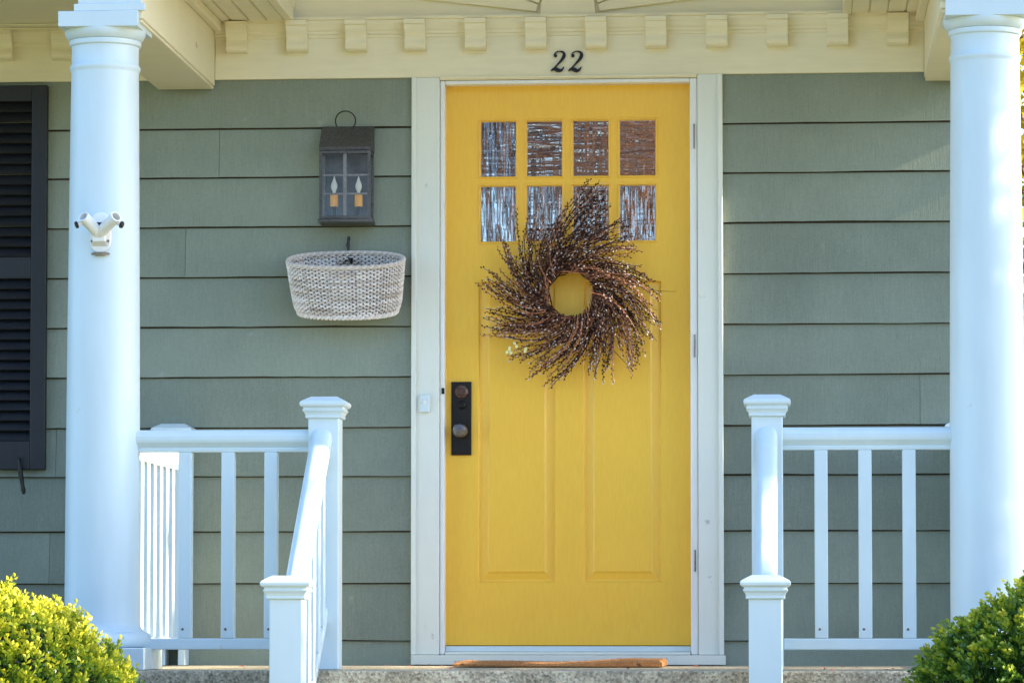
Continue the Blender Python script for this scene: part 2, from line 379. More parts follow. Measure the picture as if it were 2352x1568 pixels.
# brackets under the cornice: one mesh, copied
bp = [(-.02,0),(-.098,0),(-.098,-.017),(-.088,-.018),(-.087,-.030),(-.083,-.040),(-.076,-.050),(-.070,-.059),(-.068,-.067),(-.070,-.075),(-.074,-.084),(-.075,-.094),(-.071,-.104),(-.062,-.110),(-.02,-.112)]
g = MB(); g.ext(bp, (-.039,0,0), (.039,0,0), 'x')
b0 = g.build('bracket', M['cream'], house, smooth=False, bevel=.0012)
bz = ZF1 - .016
pxs = [540, 679, 815, 951, 1090, 1229.5, 1368, 1506, 1646, 1785, 1924, 2063]
first = True
for i, px in enumerate(pxs):
    o = b0 if i == 0 else b0.copy()
    if i: COL.objects.link(o); o.parent = house
    o.location = (ax(px, 90, -.10), 0, bz)
for px in (0, 138, -138, -276):
    o = b0.copy(); COL.objects.link(o); o.parent = house; o.location = (ax(px, 100, -.10), 0, bz-.018)

# beadboard soffits each side of the vault, beams to the columns
VR = 1.015
ZS = ZF1 - .012
def soffit(x0, x1, z, y0=-1.55, name='soffit'):
    g = MB(); n = 4; wd = (x1-x0)/n
    for i in range(n):
        a = x0+i*wd; g.ext([(a+.001,z+.02),(a+.001,z+.003),(a+.004,z),(a+wd-.007,z),(a+wd-.0055,z+.004),(a+wd-.003,z+.004),(a+wd-.001,z+.001),(a+wd-.001,z+.02)], (0,y0,0), (0,-.066,0), 'y')
    g.box(x0, x1, y0, -.001, z+.021, z+.03)
    return g.build(name, M['cream'], house)
soffit(BX0, -VR-.03, ZS); soffit(VR+.03, BX1, ZS)
for s in (-1, 1):   # edge board of the vault opening
    g = MB(); xs = sorted((s*VR, s*(VR+.03))); g.box(xs[0], xs[1], -1.55, -.067, ZS-.004, ZS+.05); g.build('edge_board', M['cream'], house, bevel=.002)
ABT, ABB = az(225, 25, CY-.1335), az(225, 60.5, CY-.1335)
def beam(xi, s):    # xi inner face, s=+1 right
    xa, xb = sorted((xi, xi+s*BW)); zb = az(480, 196, -.05)
    g = MB(); g.box(xa, xb, -1.545, -.027, zb, ZS+.10)
    g.box(min(xi, xi-s*.030), max(xi, xi-s*.030), -1.52, -.067, ZS-.035, ZS-.001)
    g.box(xa-.012, xb+.012, -1.56, -.028, zb+.05, zb+.062) if False else None
    g.build('beam', M['cream'], house, bevel=.004)
    g = MB(); g.box(xa+.004, xb-.004, -1.53, -.028, zb-.012, zb-.001); g.build('beam_soffit', M['cream'], house, bevel=.004)
    # front end: stepped entablature block above the capital
    g = MB(); g.box(xa+.004, xb-.002, -1.552, -1.5455, ABT+.0245, zb+.5); g.box(xa-.010, xb+.010, -1.559, -1.5455, ABT+.0005, ABT+.024)
    g.build('beam_end', M['white'], house, bevel=.002)
    return zb
ZB = beam(BX0, -1); beam(BX1, 1)
# barrel vault
def arc_sheet(r, t, y0, y1, z0, n=48):
    g = MB(); vs = []
    for i in range(n+1):
        a = math.pi*i/n
        for rr in (r, r+t):
            for y in (y0, y1): vs.append((rr*math.cos(a), y, z0+rr*math.sin(a)))
    fs = []
    for i in range(n):
        k = 4*i; fs += [(k,k+1,k+5,k+4), (k+2,k+6,k+7,k+3), (k,k+4,k+6,k+2), (k+1,k+3,k+7,k+5)]
    fs += [(0,2,3,1), (4*n,4*n+1,4*n+3,4*n+2)]
    g.add(vs, fs); return g
arc_sheet(VR, .02, -1.5, -.02, ZS+.05).build('vault', M['cream'], house, smooth=True)
# sunburst panel on the wall under the vault
g = MB(); g.box(-VR-.02, VR+.02, -.012, 0, ZF1+.0005, ZF1+1.10); g.build('lunette_panel', M['cream'], house)
hx0, hx1 = at(1240, 25, -.05)[0], at(1367, 25, -.05)[0]
hc = (hx0+hx1)/2; hr = (hx1-hx0)/2
g = MB(); pts = [(hr*math.cos(a*math.pi/24)*(1 if a not in (0,24) else 1), hr*1.6*math.sin(a*math.pi/24)) for a in range(25)]
g.ext([(hc+x, ZF1+.001+z) for x, z in pts], (0,-.040,0), (0,-.0125,0), 'y'); g.build('sunburst_hub', M['cream'], house, bevel=.002)
for k in range(11):
    a0 = R(6.5 + k*15.3); a1 = a0 + R(13.5)
    r0, r1 = hr*1.15, VR-.03
    g = MB(); pr = [(hc+r0*math.cos(a0), r0*math.sin(a0)), (hc+r1*math.cos(a0), r1*math.sin(a0)), (hc+r1*math.cos(a1), r1*math.sin(a1)), (hc+r0*math.cos(a1), r0*math.sin(a1))]
    g.ext([(x, ZF1+.002+max(z, .0)) for x, z in pr], (0,-.026,0), (0,-.0125,0), 'y'); g.build('sunburst_ray', M['cream'], house, bevel=.003)
# front gable with arch, portico roof
g = MB(); n = 32; z0 = ZB+.5; apex = (0, 4.35); xo = 1.62
def outer(x): return 4.35 - (4.35-2.95)*abs(x)/xo
for i in range(n):
    xa = -VR+2*VR*i/n; xb = -VR+2*VR*(i+1)/n
    ia = ZS+.05+math.sqrt(max(0, VR*VR-xa*xa)); ib = ZS+.05+math.sqrt(max(0, VR*VR-xb*xb))
    g.ext([(xa, ia), (xb, ib), (xb, outer(xb)), (xa, outer(xa))], (0,-1.56,0), (0,-1.50,0), 'y')
for s in (-1, 1): g.ext([(s*VR, ZS+.001), (s*xo, ZS+.001), (s*xo, outer(xo)), (s*VR, outer(VR))], (0,-1.5595,0), (0,-1.501,0), 'y')
g.build('gable', M['white'], house)
g = MB()
for s in (-1, 1): g.ext([(0, 4.36), (s*1.85, 2.78), (s*1.85, 2.86), (0, 4.46)], (0,-1.80,0), (0,1.2,0), 'y')
g.build('porch_roof', M['roof'], house)
for s in (-1, 1):
    g = MB(); g.box(min(s*1.50, s*1.62), max(s*1.50, s*1.62), -1.5, 0, ZB+.25, 2.95); g.build('porch_side', M['white'], house)
# eave left of the portico
ze = ZF1 - .034
g = MB(); g.box(XL-.2, BX0-BW-.005, -1.0, -.0665, ze, ze+.03)
for k in range(2): g.box(XL-.2, BX0-BW-.006, -.12-.09*k, -.11-.09*k, ze-.006, ze-.001)
g.build('eave_soffit', M['cream'], house, bevel=.002)
ex = ax(105, 38, -.30); ez = az(105, 38, -.30); g = MB(); g.ext([(XL-.2, ez), (ex, ez), (ex-.115, ez+.13), (XL-.2, ez+.13)], (0,-.30,0), (0,-.275,0), 'y'); g.build('eave_fascia', M['white'], house, bevel=.004)
g = MB(); g.ext([(-1.05, ze+.12), (-.05, ze+.12), (0, 3.0), (-.0, 3.05)], (XL-.2,0,0), (BX0-BW-.05,0,0), 'x'); g.build('eave_roof', M['roof'], house)

# door frame
DL, DR, DT, DB = ax(1022,800,.035), ax(1589,800,.035), az(1305,195,.035), az(1305,1481,.035)
JL, JR, JT = ax(1010,800,-.02), ax(1603,800,-.02), az(1305,182,-.02)
SZ1, SZ0 = az(1305,1503,-.06), .0
g = MB()
for s, xo_, xi in ((-1, DX0, JL), (1, DX1, JR)):
    a, b = sorted((xo_, xi)); g.box(a, b, -.030, .0, SZ1, ZF0-.0005)
    a, b = sorted((xo_, xo_ - s*.018)); g.box(a, b, -.040, -.0302, SZ1, ZF0-.0005)
g.build('door_casing', M['trim'], house, bevel=.003)
g = MB(); g.box(JL+.0005, JR-.0005, -.030, .0, JT, ZF0-.0005); g.box(JL+.0005, JR-.0005, -.036, -.0302, JT+.004, JT+.012); g.build('head_casing', M['cream'], house, bevel=.002)
g = MB(); g.box(JL+.001, DL+.004, -.022, .08, SZ1, JT-.001); g.box(DR-.004, JR-.001, -.022, .08, SZ1, JT-.001); g.box(DL+.0045, DR-.0045, -.022, .08, DT-.003, JT-.001)
g.build('door_jamb', M['jamb'], house, bevel=.004)
g = MB(); g.box(DX0+.002, DX1+.006, -.060, .0, .003, SZ1-.001)
g.box(DL+.006, DR-.006, -.030, .03, SZ1, SZ1+.010)
g.build('threshold', M['trim'], house, bevel=.003)
g = MB(); g.box(DL+.005, DR-.005, .012, .07, SZ1+.0105, DB-.003); g.build('door_sweep', M['white'], house, bevel=.003)
# the door: a face grid with ringed openings
YD = .035
gl_rects = []
for (xa, xb) in ((1099,1190),(1205,1296),(1311,1403),(1418,1511)):
    for (ya, yb) in ((273,409),(422,558)):
        x0, z1 = at(xa, ya, YD); x1, z0 = at(xb, yb, YD); gl_rects.append((x0, x1, z0, z1))
pn_rects = []
for (xa, xb) in ((1099,1276),(1340,1520)):
    x0, z1 = at(xa, 647, YD); x1, z0 = at(xb, 1337, YD); pn_rects.append((x0, x1, z0, z1))
def snap(vals):
    vals = sorted(vals); out = [[vals[0]]]
    for v in vals[1:]:
        if v - out[-1][-1] < .006: out[-1].append(v)
        else: out.append([v])
    return [sum(o)/len(o) for o in out]
door_g = MB()
def grid_face(x0, x1, z0, z1, holes, y):
    xs = sorted({x0, x1} | {h[0] for h in holes} | {h[1] for h in holes}); zs_ = sorted({z0, z1} | {h[2] for h in holes} | {h[3] for h in holes})
    for a, b in zip(xs[:-1], xs[1:]):
        for c, d in zip(zs_[:-1], zs_[1:]):
            if any(h[0] <= (a+b)/2 <= h[1] and h[2] <= (c+d)/2 <= h[3] for h in holes): continue
            door_g.add([(a,y,c),(b,y,c),(b,y,d),(a,y,d)], [(0,1,2,3)])
xsn = snap([r[0] for r in gl_rects]+[r[1] for r in gl_rects]); zsn = snap([r[2] for r in gl_rects]+[r[3] for r in gl_rects])
near = lambda v, L: min(L, key=lambda q: abs(q-v))
gl_rects = [(near(r[0],xsn), near(r[1],xsn), near(r[2],zsn), near(r[3],zsn)) for r in gl_rects]
zp0 = sum(r[2] for r in pn_rects)/2; zp1 = sum(r[3] for r in pn_rects)/2
pn_rects = [(r[0], r[1], zp0, zp1) for r in pn_rects]
grid_face(DL, DR, DB, DT, gl_rects+pn_rects, YD)
def rings(r, prof, close=True):
    x0, x1, z0, z1 = r; loops = [[(x0+i, YD+d, z0+i), (x1-i, YD+d, z0+i), (x1-i, YD+d, z1-i), (x0+i, YD+d, z1-i)] for i, d in prof]
    vs = sum(loops, []); fs = []
    for i in range(len(prof)-1):
        for k in range(4): fs.append((4*i+k, 4*i+(k+1)%4, 4*i+4+(k+1)%4, 4*i+4+k))
    if close: n = 4*(len(prof)-1); fs.append((n,n+1,n+2,n+3))
    door_g.add(vs, fs)
for r in gl_rects: rings(r, [(0,0),(.0015,-.004),(.005,-.005),(.008,-.001),(.0095,.014)], False)
for r in pn_rects: rings(r, [(0,0),(.003,.003),(.005,.009),(.011,.010),(.034,.0055),(.040,.002),(.042,.0015)])
door_g.add([(DL,YD,DB),(DR,YD,DB),(DR,YD+.04,DB),(DL,YD+.04,DB),(DL,YD,DT),(DR,YD,DT),(DR,YD+.04,DT),(DL,YD+.04,DT)], [(3,2,1,0),(4,5,6,7),(1,2,6,5),(3,0,4,7),(2,3,7,6)])
me_fix = False
door = door_g.build('door', M['yellow'], house, fix=False); door['label'] = 'bright yellow front door with eight panes over two tall panels'
g = MB()
for i, r in enumerate(gl_rects):
    tl = [.25, 0, 1, .1, .8, .2, 1, 0][i]
    g.add([(r[0]+.009,YD+.0135,r[2]+.009),(r[1]-.009,YD+.0135,r[2]+.009),(r[1]-.009,YD+.0135,r[3]-.009),(r[0]+.009,YD+.0135,r[3]-.009)], [(0,1,2,3)], float(tl))
g.build('window_pane', M['pane'], door, fix=False)
# lockset
lx0, lz1 = at(1037, 877, YD); lx1, lz0 = at(1083, 1045, YD)
g = MB(); g.box(lx0, lx1, YD-.010, YD-.0005, lz0, lz1); g.box(lx0+.007, lx1-.007, YD-.014, YD-.0105, lz0+.007, lz1-.007); g.build('lock_plate', M['iron'], door, bevel=.002)
def knob(px, py, r, dep, mat, name, flat=False):
    x, z = at(px, py, YD); g = MB()
    prof = [(r*.9,0),(r,.003),(r*.9,.007),(r*.45,.010),(r*.4,dep*.45),(r*.8,dep*.55),(r,dep*.75),(r*.85,dep*.93),(r*.4,dep),(.001,dep)] if not flat else [(r,0),(r,.006),(r*.8,.010),(r*.6,.011),(r*.5,.007),(.001,.007)]
    vs = []; n = 28; fs = []
    for rr, d in prof:
        for k in range(n): a = 2*math.pi*k/n; vs.append((x+rr*math.cos(a), YD-.0142-d, z+rr*math.sin(a)))
    for i in range(len(prof)-1):
        for k in range(n): fs.append((i*n+k, i*n+(k+1)%n, (i+1)*n+(k+1)%n, (i+1)*n+k))
    g.add(vs, fs); return g.build(name, mat, door, smooth=True)
knob(1061, 900, .0245, .02, M['bronze'], 'deadbolt_rose', True)
knob(1062, 930, .0155, .012, M['iron'], 'keyhole', True)
knob(1059, 990, .0265, .055, M['knob'], 'door_knob')
g = MB()
for ya, yb in ((285,342),(768,820),(1262,1312)):
    x, z1 = at(1600, ya, -.022); z0 = az(1600, yb, -.022); g2 = MB(); g2.tube([(DR+.012,-.024,z0),(DR+.012,-.024,z1)], .0028, 8); g2.build('hinge', M['knob'], door)
g = MB(); x, z = at(1009, 897, -.023); g.box(DL-.007, DL+.0035, -.0245, -.0222, z-.012, z+.010); g.build('strike_plate', M['iron'], house)

# shutter with louvres
shX0, shX1 = ax(-150, 700, -.05), ax(105, 700, -.05); shz1, shz0 = az(50, 196, -.05), az(50, 1078, -.05)
st = .058; g = MB()
yA, yB = -.050, -.018
sx1 = ax(70, 700, -.05)
z_a, z_b, z_c, z_d = az(30,233,-.05), az(30,590,-.05), az(30,640,-.05), az(30,1012,-.05)
g.box(sx1, shX1, yA, yB, shz0, shz1); g.box(shX0, shX0+shX1-sx1, yA, yB, shz0, shz1)
for a, b in ((z_a, shz1), (z_c, z_b), (shz0, z_d)): g.box(shX0+shX1-sx1+.0003, sx1-.0003, yA+.001, yB, a, b)
sh = g.build('shutter', M['black'], house, bevel=.003)
sh['label'] = 'dark louvred window shutter at the left edge of the house front'
g = MB()
for za, zb_ in ((z_b, z_a), (z_d, z_c)):
    n = round((za and (zb_-za))/.0385); st_ = (zb_-za)/n
    for i in range(n):
        z = za+st_*(i+.5)
        g.ext([(yA+.006, z-.020), (yA+.003, z-.017), (yB-.006, z+.018), (yB-.002, z+.014)], (shX0+shX1-sx1, 0, 0), (sx1, 0, 0), 'x')
g.build('louvres', M['black'], sh)
g = MB(); g.box(shX0+.02, shX1-.02, yB+.0005, -.0163, shz0+.02, shz1-.02); g.build('backing', M['black'], sh)
p0 = at(42, 1050, -.07); p1 = at(55, 1132, -.07)
g = MB(); m_ = [(42,1052,.006),(44,1066,.006),(47,1085,.0095),(50,1102,.008),(52,1116,.007),(54,1126,.009),(55,1134,.005)]
g.tube([(at(a,b,-.068)[0], -.068, at(a,b,-.068)[1]) for a, b, r in m_], [r for _,_,r in m_], 8)
g.tube([(p0[0], -.068, p0[1]), (p0[0], -.03, p0[1]-.01)], .004, 6); g.build('holdback', M['iron'], sh, smooth=True)

# ------------------------------------------------------------------ columns
def column(name, cx, label):
    root = empty(name, (cx, CY, 0), label, 'column', 'white round porch columns')
    def zz(y): return az(240, y, CY)
    s = -1 if cx > 0 else 0
    g = MB(); prof = []
    zb, zt = zz(1449), zz(172)
    prof += [(.139, zb-.004), (.137, zb+.004), (.131, zb+.010), (.127, zb+.018)]
    for i in range(25):
        t = i/24; prof.append((.124-.0115*(t**1.6), zb+.03+(zt-zb-.03)*t))
    prof += [(.1135,zz(168)),(.1165,zz(164)),(.1175,zz(160)),(.1165,zz(156)),(.1125,zz(152)),(.1115,zz(150)),(.1115,zz(116)),(.1125,zz(112)),(.1185,zz(109)),(.1195,zz(104)),(.1195,zz(98.5))]
    o = g; o.lathe(0, 0, prof, 72); o.build('shaft', M['column'], root, smooth=True)
    g = MB(); g.lathe(0, 0, [(.118,zz(98)),(.121,zz(96.5)),(.128,zz(91)),(.1335,zz(84)),(.1345,zz(76)),(.1335,zz(68)),(.1300,ABB-.0004)], 72)
    g.box(-.1335,.1335,-.1335,.1335, ABB, ABT); g.build('capital', M['column'], root, smooth=True, bevel=.002)
    g = MB(); za, zc = zz(1486), zz(1450); zm = (za+zc)/2; h = (zc-za)/2
    g.lathe(0, 0, [(.140,za+.0005)] + [(.145+.019*math.cos(a), zm+h*math.sin(a)) for a in [R(-90+18*k) for k in range(11)]] + [(.138,zc)], 72)
    g.build('base_ring', M['column'], root, smooth=True)
    g = MB(); g.box(-.172,.172,-.172,.172, .001, za-.0005); g.build('plinth', M['column'], root, bevel=.003)
    return root
cxl, cxr = ax(238.5, 700, CY), ax(2266, 700, CY)
colL = column('porch_column', cxl, 'shaded white round column left of the door with a double pole holder')
colR = column('porch_column', cxr, 'white round column right of the door with dappled sunlight down its right side')

# ------------------------------------------------------------------ railings
RZT, RZB = az(520, 986, CY-.03), az(520, 1037, CY-.03)
BZT, BZB = az(520, 1465, CY-.02), az(520, 1491, CY-.02)
def rail_prof(h): return [(-.020,0),(.020,0),(.021,.010),(.018,.013),(.020,.016),(.026,.024),(.033,.032),(.035,.040),(.035,.052),(.031,.062),(.022,h-.002),(.010,h),(-.010,h),(-.022,h-.002),(-.031,.062),(-.035,.052),(-.035,.040),(-.033,.032),(-.026,.024),(-.020,.016),(-.018,.013),(-.021,.010)]
def cap(g, cx, cy, z):   # z = underside of cap skirt; 0.072 tall
    g.sqlathe(cx, cy, [(.058,z),(.060,z+.003),(.059,z+.010),(.062,z+.018),(.068,z+.025),(.068,z+.029),(.065,z+.031),(.065,z+.036),(.072,z+.038),(.076,z+.042),(.077,z+.050),(.073,z+.056),(.055,z+.066),(.046,z+.070),(.044,z+.072)])
def newel(root, x, y, z0, ztop, label=None):
    g = MB(); zc = ztop-.072
    g.sqlathe(x-root.location.x, y-root.location.y, [(.051,z0-root.location.z),(.051,zc+.002)])
    o = g.build('newel_post', M['white'], root, bevel=.004)
    g = MB(); cap(g, x-root.location.x, y-root.location.y, zc); g.build('post_cap', M['white'], o, bevel=.0012)
    return o
def bal(root, x, y, z0, z1):
    g = MB(); g.box(x-.0215, x+.0215, y-.0215, y+.0215, z0, z1); return g.build('baluster', M['white'], root, bevel=.003)
NXL, NXR = ax(747.5, 950, CY), ax(1762, 950, CY)
NZ = az(747, 910, CY-.05)
def front_rail(x0, x1, bals, nx, label):
    root = empty('porch_railing', (nx, CY, 0), label, 'railing', 'white porch railings')
    X = lambda v: v-nx
    g = MB(); g.ext(rail_prof(RZT-RZB), (X(x0),0,RZB), (X(x1),0,RZB), 'x'); g.build('top_rail', M['white'], root, bevel=.001)
    g = MB(); g.box(X(x0), X(x1), -.022, .022, BZB, BZT); g.build('bottom_rail', M['white'], root, bevel=.004)
    for b in bals:
        o = bal(root, X(b), 0, BZT+.0003, RZB-.0003)
        g = MB(); g.disc((X(b)-.006, -.0216, BZT+.030), (0,-1,0), .0042, .0018, 10); g.build('screw', M['knob'], root)
    newel(root, nx, CY, 0.001, NZ)
    return root
front_rail(cxl+.10, NXL-.0505, [ax(427,1200,CY), ax(525,1200,CY), ax(623.5,1200,CY)], NXL, 'short white railing between the left column and the post left of the steps')
front_rail(NXR+.0505, cxr-.10, [ax(1886,1200,CY), ax(1987,1200,CY), ax(2088,1200,CY)], NXR, 'short white railing between the post right of the steps and the right column')
def stair_rail(nx, label):
    LY, GZ = -2.27, -.565
    LZ = az(652, 1321, LY-.06)
    root = empty('stair_railing', (nx, LY, GZ), label, 'railing', 'white stair railings')
    y0, y1 = CY-.0515-LY, .0515
    za, zb = az(743, 986, CY-.06)-GZ, LZ-GZ-.095
    def seg(prof, za, zb):
        g = MB(); k = math.sqrt(1+((za-zb)/(y0-y1))**2)
        g.add([(a, y0, za+(b-.07)*k) for a, b in prof] + [(a, y1, zb+(b-.07)*k) for a, b in prof],
              [(i,(i+1)%len(prof),len(prof)+(i+1)%len(prof),len(prof)+i) for i in range(len(prof))] + [tuple(range(len(prof)))[::-1], tuple(range(len(prof),2*len(prof)))])
        return g
    seg(rail_prof(.072), za, zb).build('top_rail', M['white'], root, smooth=True)
    seg([(-.022,.035),(.022,.035),(.022,.07),(-.022,.07)], za-.585, zb-.585+.06).build('bottom_rail', M['white'], root, bevel=.004)
    n = 6
    for i in range(n):
        y = y0-(y0-y1)*(i+.62)/(n+.2); t = (y-y1)/(y0-y1)
        bal(root, 0, y, zb-.585+.06+(za-zb-.06)*t-.01, zb+(za-zb)*t-.078)
    g = MB(); g.sqlathe(0, 0, [(.051,0),(.051,LZ-GZ-.070)]); o = g.build('newel_post', M['white'], root, bevel=.004)
    g = MB(); cap(g, 0, 0, LZ-GZ-.072); g.build('post_cap', M['white'], o, bevel=.0012)
stair_rail(NXL-.006, 'white sloping stair railing with square post on the left of the steps')
stair_rail(NXR-.001, 'white sloping stair railing with square post on the right of the steps')
def side_rail(cx, label):
    root = empty('side_railing', (cx, -.055, 0), label, 'railing', 'white side railings from column to wall')
    L = CY+.10+.055
    g = MB(); g.ext(rail_prof(RZT-RZB), (0,L,RZB), (0,-.0515,RZB), 'y'); g.build('top_rail', M['white'], root, bevel=.001)
    g = MB(); g.box(-.022,.022,L,-.0515,BZB,BZT); g.build('bottom_rail', M['white'], root, bevel=.004)
    n = 9
    for i in range(n): bal(root, 0, L+.07+(-.0515-L-.07)*(i+.4)/n, BZT+.0003, RZB-.0003)
    g = MB(); g.sqlathe(0, 0, [(.051,BZB),(.051,NZ-.072-.008)]); o = g.build('newel_post', M['white'], root, bevel=.004)
    g = MB(); cap(g, 0, 0, NZ-.072-.010); g.build('post_cap', M['white'], o, bevel=.0012)
    for xx in (-.037, .037):
        g = MB(); g.box(xx-.013,xx+.013,-.045,.045,.001,BZB-.0005); g.build('foot', M['white'], root, bevel=.002)
    for yy in (-.55,):
        g = MB(); g.box(-.02,.02,yy-.02,yy+.02,.001,BZB-.0005); g.build('support_block', M['white'], root, bevel=.002)
side_rail(ax(401, 970, -.055), 'sunlit white side railing behind the left column running back to the wall')
side_rail(ax(2217, 970, -.055), 'white side railing mostly hidden behind the right column')

# ------------------------------------------------------------------ wall lantern
lanc = at(792, 420, -.08)
lt = thing('wall_lantern', (lanc[0], -.02, lanc[1]), 'pewter grey box lantern with two candle lamps on the wall above the basket', 'lantern')
def P(o): return under(o, lt)
LF = -.135
lx0, lx1 = ax(733, 420, LF), ax(851, 420, LF); lz1, lz0 = az(790, 345, LF), az(790, 505, LF); lzt = az(790, 292, -.03)
LB = -.019
g = MB()
g.add([(lx0-.0015,LF-.004,lz1),(lx1+.0015,LF-.004,lz1),(lx1+.0015,LB,lzt),(lx0-.0015,LB,lzt),(lx0-.0015,LB,lz1),(lx1+.0015,LB,lz1),(lx0-.0015,LF-.004,lz1+.012),(lx1+.0015,LF-.004,lz1+.012),(lx0-.0015,-.045,lzt),(lx1+.0015,-.045,lzt)],
      [(0,1,5,4),(0,6,7,1),(6,8,9,7),(8,3,2,9),(2,3,4,5),(0,4,3,8,6),(1,7,9,2,5)])
P(g.build('hood', M['hood'], bevel=.002))
b = .011; g = MB()
for x in (lx0, lx1-b):
    for y in (LF, LB-.012-.0): g.box(x, x+b, y, y+(.010 if y == LF else .010), lz0+.004, lz1-.0005)
for z in (lz0+.0045, lz1-b-.001):
    g.box(lx0+b+.0003, lx1-b-.0003, LF+.0005, LF+.0095, z, z+b)
    for x in (lx0, lx1-b): g.box(x+.001, x+b-.001, LF+.0105, LB-.0125, z, z+b)
P(g.build('frame', M['pewter'], bevel=.001))
xm = (lx0+lx1)/2; g = MB(); g.box(xm-.0065, xm+.0065, LF+.001, LF+.006, lz0+.016, lz1-.013)
for y in (402, 445):
    z = az(790, y, LF); g.box(lx0+b+.0005, xm-.0068, LF+.0015, LF+.0055, z-.0035, z+.0035); g.box(xm+.0068, lx1-b-.0005, LF+.0015, LF+.0055, z-.0035, z+.0035)
P(g.build('muntins', M['muntin'], bevel=.0008))
g = MB(); g.box(lx0+.001, lx1-.001, -.0215, -.0175, lz0-.001, lzt-.001); P(g.build('back_plate', M['inner']))
g = MB(); g.box(lx0-.005, lx1+.005, LF-.005, LB, lz0-.008, lz0+.0035); P(g.build('bottom_tray', M['pewter'], bevel=.0015))
g = MB(); g.box(lx0+b, lx1-b, LF+.007, LF+.009, lz0+.016, lz1-.013); P(g.build('glass', M['clear']))
for px in (767.5, 823.5):
    x, z0_ = at(px, 475, -.08); z1_ = az(px, 444, -.08)
    g = MB(); g.lathe(x, -.08, [(.0148,z0_),(.0148,z1_-.003),(.013,z1_)], 20); c = P(g.build('candle', M['candle'], smooth=True))
    g = MB(); g.lathe(x, -.08, [(.006,z1_+.0003),(.006,z1_+.006),(.009,z1_+.012),(.0125,z1_+.022),(.0115,z1_+.034),(.006,z1_+.047),(.0025,z1_+.058),(.0005,z1_+.064)], 16)
    bl = g.build('bulb', M['bulbglass'], smooth=True); bl.parent = c
    g = MB(); g.lathe(x, -.08, [(.007,lz0+.0037),(.018,lz0+.008),(.007,lz0+.012),(.007,z0_-.0003)], 16); P(g.build('candle_holder', M['iron'], smooth=True))
rc = at(794, 279, -.04); rr = .0375; g = MB()
g.tube([(rc[0]+rr*math.cos(a), -.045+.004*math.sin(a*2), rc[1]+rr*math.sin(a)) for a in [R(-40+260*k/30) for k in range(31)]], .0024, 8)
P(g.build('hanging_ring', M['iron'], smooth=True))

# ------------------------------------------------------------------ hook and wicker basket
hk = at(800, 545, -.03)
ho = MB(); hp = [(801,543,-.024,.004),(801,549,-.024,.0065),(800,555,-.024,.0045),(799,563,-.026,.007),(800,572,-.026,.004),(801,584,-.030,.004),(802,593,-.040,.004),(805,600,-.060,.0045),(807,603,-.078,.005),(808,598,-.088,.0045),(808,592,-.090,.005)]
ho.tube([(ax(a,b_,y), y, az(a,b_,y)) for a, b_, y, r in hp], [r for *_, r in hp], 8)
for sgn in (-1, 1): ho.tube([(ax(801,592,-.03), -.03, az(801,592,-.03)), (ax(801+sgn*9,600,-.045), -.045, az(801+sgn*9,601,-.045))], [.004,.003], 6)
h_ = ho.build('wall_hook', M['iron'], smooth=True); tag(h_, 'black iron scroll hook on the siding holding the wicker basket', 'hook')

bc = at(794, 600, -.14)
bk = thing('wicker_basket', (bc[0], -.14, bc[1]), 'whitewashed oval wicker basket hanging on the siding under the lantern', 'basket')
TILT = R(21)
A, B, H = .213, .105, .190
def bpt(ang, t, dr=0):     # t 0 rim .. 1 bottom; local before tilt
    k = 1-.10*t-.05*max(0, t-.75)*4*max(0, t-.75)*4
    n_ = 2.35; c, s_ = math.cos(ang), math.sin(ang)
    r = (abs(c)**n_+abs(s_)**n_)**(-1/n_)
    return Vector(((A*k+dr)*r*c, (B*k+dr)*r*s_, -H*t))
rot = Matrix.Rotation(TILT, 3, 'X')
def bl_(v): return rot @ v + Vector((0, 0, 0))
g = MB(); NS = 98; rows = 25
for j in range(rows):
    t = (j+.5)/rows*.97; pts = []; n = NS*4; ph = j % 2
    zj = .0016*math.sin(j*1.7)
    for i in range(n+1):
        a = 2*math.pi*i/n
        wob = .0052*math.cos(math.pi*(i/4.0) + math.pi*ph)
        p = bpt(a, t + .012*noise.noise(Vector((math.cos(a)*2.2, math.sin(a)*2.2, j*.7))), wob); pts.append(bl_(p))
    seg = 28
    for q in range(0, n, seg):
        pp = pts[q:q+seg+1]
        g.tube(pp, .0036*random.uniform(.72, 1.15), 5, col=min(1, max(.38, random.gauss(.84,.26))), cap=False)
P2 = lambda o: under(o, bk)
o = g.build('weave', M['wicker'], smooth=True, fix=False); o.parent = bk
g = MB()
for i in range(NS):
    a = 2*math.pi*(i+.0)/NS; g.tube([bl_(bpt(a, t, 0)) for t in (-.02,.3,.6,.85,.99)], .0030, 5, col=random.uniform(.08,.22))  # stakes coloured dark so the gaps in the weave look shaded
o = g.build('stakes', M['wicker'], fix=False); o.parent = bk
g = MB()
for ph in range(3):
    pts = []
    for i in range(361):
        a = 2*math.pi*i/360; q = 49*a + ph*2.094
        p = bpt(a, -.02, 0) ; d = bpt(a, -.02, .0045*math.cos(q)) - p
        pts.append(bl_(p + d + Vector((0, 0, .0045*math.sin(q)))))
    g.tube(pts, .0042, 6, col=[.45,.7,.5][ph], cap=False)
o = g.build('rim', M['wicker'], smooth=True, fix=False); o.parent = bk
g = MB()
for ph in range(2):
    pts = []
    for i in range(361):
        a = 2*math.pi*i/360; q = 36*a + ph*3.1416
        p = bpt(a, 1.0, 0); pts.append(bl_(p + (bpt(a, 1.0, .005*math.cos(q))-p) + Vector((0,0,.005*math.sin(q)))))
    g.tube(pts, .0055, 6, col=[.9,.7][ph], cap=False)
fan = [bl_(bpt(2*math.pi*i/72, .985, -.002)) for i in range(72)]
g.add(fan, [tuple(range(72))], .3)
o = g.build('bottom', M['wicker'], fix=False); o.parent = bk

